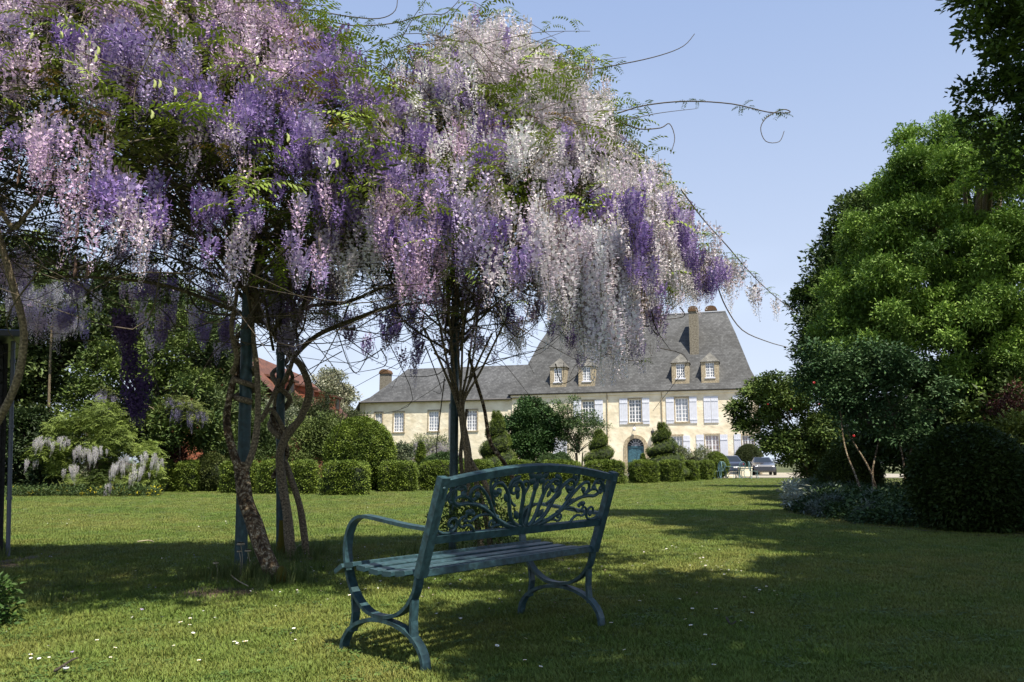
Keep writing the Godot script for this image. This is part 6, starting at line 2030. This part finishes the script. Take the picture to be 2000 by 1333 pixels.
# ---------------------------------------------------------------- the bench
func bench() -> void:
	var o := thing("garden_bench", "teal painted iron bench with scrolled back, seen from behind", "bench", Vector3(-0.159, 0.0, -4.306))
	o.basis = Basis(Vector3.UP, 0.831) * Basis(Vector3.RIGHT, -0.0232) * Basis(Vector3(0, 0, 1), 0.009)
	var x1 := 0.644
	var seat := Vector2(-0.262, 0.42)  # (front, up): where the back posts pass the seat
	var top := Vector2(-0.424, 0.835)
	var yz := func(q: Vector2, x: float) -> Vector3: return Vector3(x, q.y, -q.x)
	for sx in [-1.0, 1.0]:
		var x: float = sx * x1
		var loop := [seat + Vector2(-0.03, 0.08), Vector2(-0.262, 0.42), Vector2(-0.238, 0.335), Vector2(-0.18, 0.262), Vector2(-0.095, 0.218), Vector2(0, 0.205), Vector2(0.095, 0.218), Vector2(0.18, 0.268), Vector2(0.24, 0.345), Vector2(0.268, 0.43), Vector2(0.275, 0.50), Vector2(0.262, 0.565), Vector2(0.232, 0.618), Vector2(0.185, 0.648), Vector2(0.12, 0.655), Vector2(0.0, 0.642), Vector2(-0.16, 0.622), Vector2(-0.335, 0.608)]
		var pts := []
		for q in loop:
			pts.append(yz.call(q, x))
		var s := Shape.new()
		s.ribbon(smooth(pts, 4), Vector3(1, 0, 0), 0.046, 0.016)
		var f := put("side_frame", s, M.teal, o)
		var p := Shape.new()
		p.ribbon(PackedVector3Array([yz.call(seat + Vector2(0.0, -0.02), x), yz.call(top, x)]), Vector3(1, 0, 0), 0.050, 0.036)
		put("back_post", p, M.teal, f)
		var arch := PackedVector3Array()
		for k in 21:
			var a := PI * k / 20.0
			arch.append(yz.call(Vector2(-0.298 * cos(a), 0.19 * pow(sin(a), 0.85)), x))
		var l := Shape.new()
		l.ribbon(arch, Vector3(1, 0, 0), 0.046, 0.018)
		put("leg_arch", l, M.teal, f)
		for q in [[-0.225, 0.30, -0.222, 0.115], [0.212, 0.30, 0.222, 0.115]]:
			var t := Shape.new()
			t.ribbon(PackedVector3Array([yz.call(Vector2(q[2], q[3]), x), yz.call(Vector2(q[0] * 0.96, (q[1] + q[3]) / 2), x), yz.call(Vector2(q[0], q[1]), x)]), Vector3(1, 0, 0), 0.042, 0.014)
			put("strut", t, M.teal, f)
		for q in [[-0.33, 0.60], [-0.405, 0.79], [-0.275, 0.455]]:
			var b := Shape.new()
			b.ball(yz.call(Vector2(q[0] - 0.018, q[1] - 0.004), x), Vector3(0.009, 0.009, 0.007), 8, 5)
			put("bolt", b, M.teal, f)
	# seat slats
	for q in [[0.285, 0.405, -0.5], [0.20, 0.428, -0.12], [0.105, 0.418, 0.08], [0.010, 0.408, 0.06], [-0.085, 0.405, -0.02], [-0.180, 0.412, -0.12]]:
		var s := Shape.new()
		s.bar(Vector3.ZERO, Vector3(1.385, 0.024, 0.068), 0.004)
		var sl := put("seat_slat", s, M.teal, o)
		sl.position = yz.call(Vector2(q[0], q[1]), 0.0)
		sl.rotation.x = q[2]
	for x in [-0.54, 0.0, 0.54]:
		var p := PackedVector3Array()
		for q in [[0.27, 0.388], [0.2, 0.41], [0.105, 0.401], [0.01, 0.391], [-0.085, 0.388], [-0.18, 0.394], [-0.25, 0.41]]:
			p.append(yz.call(Vector2(q[0], q[1]), x))
		var s := Shape.new()
		s.ribbon(p, Vector3(1, 0, 0), 0.03, 0.008)
		put("seat_support", s, M.teal, o)
	var rr := Shape.new()
	rr.bar(yz.call(Vector2(-0.258, 0.412), 0.0), Vector3(1.24, 0.034, 0.022), 0.003)
	put("rear_rail", rr, M.teal, o)
	# the back: everything lies in the leaning plane of the posts; v runs up from the seat
	var up2 := (top - seat).normalized()
	var plane := func(u: float, v: float) -> Vector3: return yz.call(seat + up2 * v, u)
	var nrm: Vector3 = (yz.call(Vector2(-up2.y, up2.x), 0.0) as Vector3)
	var lr := Shape.new()
	lr.ribbon(PackedVector3Array([plane.call(-0.62, 0.152), plane.call(0.62, 0.152)]), nrm, 0.024, 0.036)
	put("lower_rail", lr, M.teal, o)
	var tr := Shape.new()
	var arc := PackedVector3Array()
	for k in 25:
		var u := lerpf(-0.622, 0.622, k / 24.0)
		arc.append(plane.call(u, 0.418 + 0.062 * cos(u / 0.622 * PI / 2)))
	tr.ribbon(arc, nrm, 0.034, 0.036)
	put("top_rail", tr, M.teal, o)
	# scrollwork
	var scrolls := [
		# stem as cubic bezier p0 p1 p2 p3, then a curl: radius, turning sense
		[[0.015, 0.17, 0.09, 0.20, 0.04, 0.34, 0.115, 0.405], 0.036, 1.0, 0.013],
		[[0.02, 0.17, 0.19, 0.19, 0.13, 0.34, 0.255, 0.405], 0.036, 1.0, 0.013],
		[[0.03, 0.17, 0.29, 0.17, 0.25, 0.31, 0.395, 0.39], 0.034, 1.0, 0.012],
		[[0.04, 0.17, 0.26, 0.18, 0.30, 0.34, 0.51, 0.31], 0.046, -1.0, 0.013],
		[[0.22, 0.235, 0.30, 0.26, 0.36, 0.26, 0.39, 0.23], 0.030, -1.0, 0.009],
		[[0.10, 0.20, 0.17, 0.19, 0.22, 0.20, 0.24, 0.185], 0.020, -1.0, 0.009],
		[[0.36, 0.165, 0.38, 0.20, 0.41, 0.215, 0.44, 0.20], 0.026, -1.0, 0.009],
		[[0.60, 0.19, 0.56, 0.165, 0.50, 0.17, 0.49, 0.205], 0.028, 1.0, 0.010],
		[[0.60, 0.33, 0.585, 0.38, 0.56, 0.40, 0.535, 0.385], 0.024, 1.0, 0.009],
		[[0.47, 0.42, 0.50, 0.44, 0.53, 0.42, 0.535, 0.40], 0.020, -1.0, 0.009],
		[[0.12, 0.285, 0.16, 0.30, 0.21, 0.36, 0.19, 0.41], 0.024, -1.0, 0.009],
		[[0.27, 0.30, 0.30, 0.34, 0.35, 0.40, 0.33, 0.44], 0.022, -1.0, 0.009],
		[[0.06, 0.24, 0.075, 0.30, 0.085, 0.33, 0.06, 0.37], 0.026, 1.0, 0.010],
		[[0.42, 0.315, 0.47, 0.36, 0.52, 0.36, 0.545, 0.33], 0.022, -1.0, 0.009]]
	var base := Shape.new()
	base.ribbon(PackedVector3Array([plane.call(0.0, 0.165), plane.call(0.0, 0.26), plane.call(0.0, 0.36), plane.call(0.0, 0.465)]), nrm, 0.012, 0.016)
	var panel := put("back_panel", base, M.teal, o)
	for sx in [-1.0, 1.0]:
		for q in scrolls:
			var b: Array = q[0]
			var pts := PackedVector3Array()
			var p0 := Vector2(b[0], b[1])
			var p3 := Vector2(b[6], b[7])
			var last := p0
			var dirn := Vector2.UP
			for k in 13:
				var t := k / 12.0
				var e := p0.bezier_interpolate(Vector2(b[2], b[3]), Vector2(b[4], b[5]), p3, t)
				if k > 0:
					dirn = (e - last).normalized()
				last = e
				pts.append(plane.call(sx * e.x, e.y))
			var rad: float = q[1] * 1.25
			var side: Vector2 = Vector2(dirn.y, -dirn.x) * q[2]
			var c: Vector2 = p3 + side * rad
			var a0: float = (-side).angle()
			for k in range(1, 16):
				var t := k / 15.0
				var e: Vector2 = c + Vector2.from_angle(a0 - q[2] * t * 5.2) * rad * (1.0 - 0.62 * t)
				last = e
				pts.append(plane.call(sx * e.x, e.y))
			var s := Shape.new()
			var w: float = q[3] * 0.75
			s.tube(pts, taper(pts.size(), w * 1.15, w * 0.8), 6)
			s.ball(plane.call(sx * last.x, last.y), Vector3(1, 1, 0.8) * w * 1.7, 8, 6)
			put("scroll", s, M.teal, panel)
		# leaves along the stems
		for q in [[0.05, 0.44, 0.03, 0.5], [0.20, 0.33, 0.028, 0.9], [0.33, 0.29, 0.025, 0.3], [0.09, 0.235, 0.03, 0.7], [0.155, 0.43, 0.026, -0.4], [0.29, 0.36, 0.024, 0.6], [0.43, 0.27, 0.024, 0.1], [0.12, 0.34, 0.024, 1.2]]:
			var s := Shape.new()
			var c: Vector3 = plane.call(sx * q[0], q[1])
			s.ball(Vector3.ZERO, Vector3(q[2], q[2] * 0.55, 0.008), 10, 6)
			var lf := put("leaf", s, M.teal, panel)
			lf.transform = Transform3D(Basis(Vector3.RIGHT, 0.37) * Basis(Vector3(0, 0, 1), q[3] * sx), c)
	for q in [[0.0, 0.435, 0.030, 0.022], [-0.036, 0.412, 0.024, 0.02], [0.036, 0.412, 0.024, 0.02], [0.0, 0.385, 0.02, 0.028]]:
		var s := Shape.new()
		s.ball(Vector3.ZERO, Vector3(q[2], q[3], 0.010), 10, 6)
		var pe := put("petal", s, M.teal, panel)
		pe.transform = Transform3D(Basis(Vector3.RIGHT, 0.37), plane.call(q[0], q[1]))


# ---------------------------------------------------------------- small things in the grass
func on_lawn(px: float, py: float) -> Vector3:
	var d := at(px, py, 1.0)
	return Vector3(d.x, 0, -1) * (EYE / (EYE - d.y))


func lawn_life() -> void:
	var s := Shape.new()
	for i in 9:
		var a := i * TAU / 9
		var o := Vector3(cos(a), 0.25, sin(a)) * 0.013
		var w := Vector3(-sin(a), 0, cos(a)) * 0.004
		s.col = Color(1, 1, 1)
		s.quad(Vector3(0, 0.036, 0), Vector3(0, 0.036, 0) + o * 0.8 + w, Vector3(0, 0.036, 0) + o, Vector3(0, 0.036, 0) + o * 0.8 - w)
	s.col = Color(0.9, 0.6, 0.05)
	s.ball(Vector3(0, 0.0375, 0), Vector3(0.004, 0.003, 0.004), 6, 4)
	s.col = Color(0.08, 0.13, 0.03)
	s.tube(PackedVector3Array([Vector3.ZERO, Vector3(0, 0.036, 0)]), PackedFloat32Array([0.0012]), 3)
	var daisy := s.mesh()
	var dm := plain(Color(0.9, 0.9, 0.9), 0.8)
	dm.vertex_color_use_as_albedo = true
	for q in [
			[1400, 1110, 70, 18, 22, "sunlit lawn between bench and clipped ball"], [1330, 1070, 60, 14, 8, "sunny strip just beyond the bench's far end"], [1480, 1165, 120, 18, 10, "shaded lawn right of the bench"],
			[470, 1267, 14, 4, 5, "tight cluster in front of the mottled trunk"], [560, 1250, 40, 18, 4, "sunny grass left of the bench's near foot"], [340, 1240, 70, 30, 5, "sunny grass near the lower left"],
			[130, 1020, 60, 12, 12, "far sunny lawn beside the shed"], [410, 1025, 30, 8, 7, "far sunny lawn left of the front post"], [240, 1000, 140, 18, 9, "far lawn before the white wisteria mound"],
			[700, 1180, 60, 40, 4, "grass under the near end of the bench"], [1300, 1200, 300, 90, 14, "deep shade behind the bench's far end"], [1000, 1280, 200, 30, 5, "dark grass along the bottom edge"],
			[980, 1120, 200, 60, 6, "lawn beneath the bench seat"], [350, 1290, 300, 30, 7, "sunny grass along the bottom edge"], [1260, 985, 60, 14, 7, "far lawn in front of the last hedge blocks"],
			[90, 1300, 80, 20, 3, "grass by the leafy weed at the left edge"], [780, 985, 120, 20, 6, "far lawn before the dome bush"]]:
		for i in q[4]:
			var o := put("daisy", daisy, dm)
			o.transform = Transform3D(tilted(0.35).scaled(Vector3.ONE * ran(0.5, 0.9)), on_lawn(q[0] + rng.randfn(0, 0.5) * q[2], minf(q[1] + rng.randfn(0, 0.5) * q[3], 1328)))
			tag(o, "one of the small white daisies in " + q[5], "flower", "daisies in the " + q[5])
	# dried flower heads by the front post
	for q in [[470, 1064, 1122, 6.35, 0.035, "tallest dried flower head before the front teal post"], [467, 1078, 1125, 6.3, 0.022, "smallest dried flower head just under the tallest one"], [484, 1077, 1124, 6.3, 0.028, "dried flower head between front post and mottled trunk"], [421, 1101, 1130, 6.1, 0.024, "dried flower head apart on the left of front post"]]:
		var f := on_lawn(q[0] + 2.0, q[2])
		var hd := at(q[0], q[1], -f.z)
		var o := thing("dried_flower", q[5], "flower", f, 0, "dried flower heads by the front post")
		var st := Shape.new()
		st.tube(smooth([Vector3.ZERO, (hd - f) * 0.5 + Vector3(0.01, 0, 0), hd - f], 4), PackedFloat32Array([0.003]), 5)
		put("stalk", st, M.straw, o)
		var h := Shape.new()
		h.lathe_fn(hd - f, 10, 5, func(a: float, t: float) -> Vector3: return Vector3(cos(a) * sin(PI * t), 0.6 * cos(PI * t) if t < 0.6 else -0.12, sin(a) * sin(PI * t)) * q[4])
		put("flower_head", h, M.straw, o)
	# fallen sticks
	for q in [[[[438, 1113], [446, 1130], [462, 1143], [484, 1156]], 0.006, "curved pale fallen twig by the mottled trunk"], [[[475, 1087], [488, 1102], [502, 1116]], 0.005, "short straight pale twig leaning beside front post"], [[[105, 1328], [122, 1318], [138, 1308], [150, 1303]], 0.007, "dark fallen twig in the grass at lower left"], [[[572, 1084], [585, 1072], [602, 1066]], 0.005, "pale bent twig at the foot of the rear post"], [[[1420, 1220], [1428, 1227], [1438, 1222]], 0.006, "small dark stick lying in the shaded lawn"], [[[268, 1062], [290, 1060], [300, 1064]], 0.008, "bit of pale bark on bare soil by the shed"]]:
		var p := []
		for e in q[0]:
			p.append(on_lawn(e[0], e[1]) + Vector3(0, ran(0.015, 0.04), 0))
		var o := Shape.new()
		var c := smooth(p, 4)
		o.tube(c, taper(c.size(), q[1], q[1] * 0.5), 6, 0.2)
		tag(put("fallen_twig", o, M.straw if q[2].contains("pale") else M.dark_bark), q[2], "twig")
	# white petal litter beside the dark twig, a broad leaved plant at the left edge, long grass round the posts
	var fp := Shape.new()
	fp.ball(on_lawn(127, 1322) + Vector3(0, 0.035, 0), Vector3(0.014, 0.007, 0.011), 8, 5)
	tag(put("fallen_petal", fp, M.white), "white fallen petal beside the dark twig at lower left", "petal")
	var plant := thing("leafy_weed", "dark leafy weed growing at the left edge of the lawn", "plant", on_lawn(-28, 1222))
	foliage("foliage", plant, plant.position, [[plant.position + Vector3(0, 0.12, 0), Vector3(0.13, 0.12, 0.13)], [plant.position + Vector3(0.05, 0.06, 0.08), Vector3(0.12, 0.07, 0.1)]], 60, M.spray, M.leaf, Color(0.025, 0.06, 0.015), Color(0.07, 0.13, 0.03), Vector2(0.22, 0.4), 0.5)
	var ws := Shape.new()
	for i in 5:
		ws.tube(PackedVector3Array([Vector3(ran(-0.03, 0.03), 0, ran(-0.03, 0.03)), Vector3(ran(-0.1, 0.1), 0.2, ran(-0.1, 0.1))]), PackedFloat32Array([0.003]), 4)
	put("stalks", ws, M.straw, plant)
	var t := Shape.new()
	var r := RandomNumberGenerator.new()
	r.seed = 77
	for i in 16:
		var a := r.randf_range(0, TAU)
		var w := Vector3(cos(a), 0, sin(a)) * 0.003
		var l := Vector3(-sin(a), 0, cos(a)) * r.randf_range(0.02, 0.11)
		var hh := r.randf_range(0.08, 0.2)
		var o := Vector3(r.randf_range(-0.03, 0.03), 0, r.randf_range(-0.03, 0.03))
		var k := r.randf_range(0.7, 1.3)
		t.col = Color(k * 1.05, k, k)
		t.tri(o - w, o + w, o + l * 0.4 + Vector3(0, hh * 0.65, 0) + w * 0.7)
		t.tri(o - w, o + l * 0.4 + Vector3(0, hh * 0.65, 0) + w * 0.7, o + l * 0.4 + Vector3(0, hh * 0.65, 0) - w * 0.7)
		t.tri(o + l * 0.4 + Vector3(0, hh * 0.65, 0) - w * 0.7, o + l * 0.4 + Vector3(0, hh * 0.65, 0) + w * 0.7, o + l + Vector3(0, hh, 0))
	var places := []
	var tints := PackedColorArray()
	for q in [[-2.15, -6.55, 0.45, 90], [-2.1, -8.0, 0.5, 60], [-0.4, -8.1, 0.6, 60], [-1.75, -6.25, 0.25, 30], [-5.0, -7.8, 0.3, 20], [-3.2, -5.6, 0.5, 14], [-0.37, -3.63, 0.09, 3], [-0.82, -4.03, 0.09, 3], [0.49, -4.58, 0.09, 3], [0.05, -4.98, 0.09, 3]]:
		for i in q[3]:
			places.append(Transform3D(Basis(Vector3.UP, ran(0, TAU)).scaled(Vector3.ONE * ran(0.4, 1.0) * (1.0 if q[3] > 9 else 0.35)), Vector3(q[0] + rng.randfn(0, 0.5) * q[2], 0, q[1] + rng.randfn(0, 0.5) * q[2])))
			tints.append(Color(0.05, 0.09, 0.02).lerp(Color(0.13, 0.16, 0.05), rng.randf()))
	var cl := []
	var ct := PackedColorArray()
	for i in 9000:
		var d := 2.9 * pow(4.0, rng.randf())
		var x := ran(-0.7, 0.7) * d
		if bumps.get_noise_2d(x * 70.0 + 500.0, d * 70.0) < 0.12 or lawn_tone(x, -d)[1] > 0.3:
			continue
		cl.append(Transform3D(Basis(Vector3.UP, ran(0, TAU)).scaled(Vector3(0.36, 0.16, 0.36) * ran(0.7, 1.2)), Vector3(x, 0.012, -d)))
		ct.append(Color(0.05, 0.095, 0.022).lerp(Color(0.12, 0.18, 0.05), rng.randf()))
	tag(stuff("clover", null, M.tiny_spray, M.leaf, cl, ct), "low clover patches mixed into the lawn", "clover")
	var pet := Shape.new()
	pet.tri(Vector3(-0.008, 0, 0), Vector3(0.008, 0.003, 0.004), Vector3(0, 0.004, -0.012))
	pet.tri(Vector3(-0.008, 0, 0), Vector3(0, 0.005, 0.012), Vector3(0.008, 0.003, 0.004))
	cl = []
	ct = PackedColorArray()
	for i in 320:
		var d: Array = DOME_A if i % 2 else DOME_B
		var p := dome_point(d, ran(0, TAU), sqrt(rng.randf()) * 1.1)
		cl.append(Transform3D(tilted(0.6).scaled(Vector3.ONE * ran(0.6, 1.1)), Vector3(p.x, ran(0.015, 0.03), p.z)))
		ct.append([Color(0.42, 0.34, 0.55), Color(0.7, 0.6, 0.66), Color(0.8, 0.78, 0.74), Color(0.35, 0.27, 0.2)][i % 4])
	tag(stuff("fallen_blossom", null, pet.mesh(), M.flower, cl, ct), "fallen wisteria petals scattered under the arbour", "petals")
	tag(stuff("long_grass", null, t.mesh(), M.grass, places, tints), "uncut longer grass round the feet of the posts", "grass")
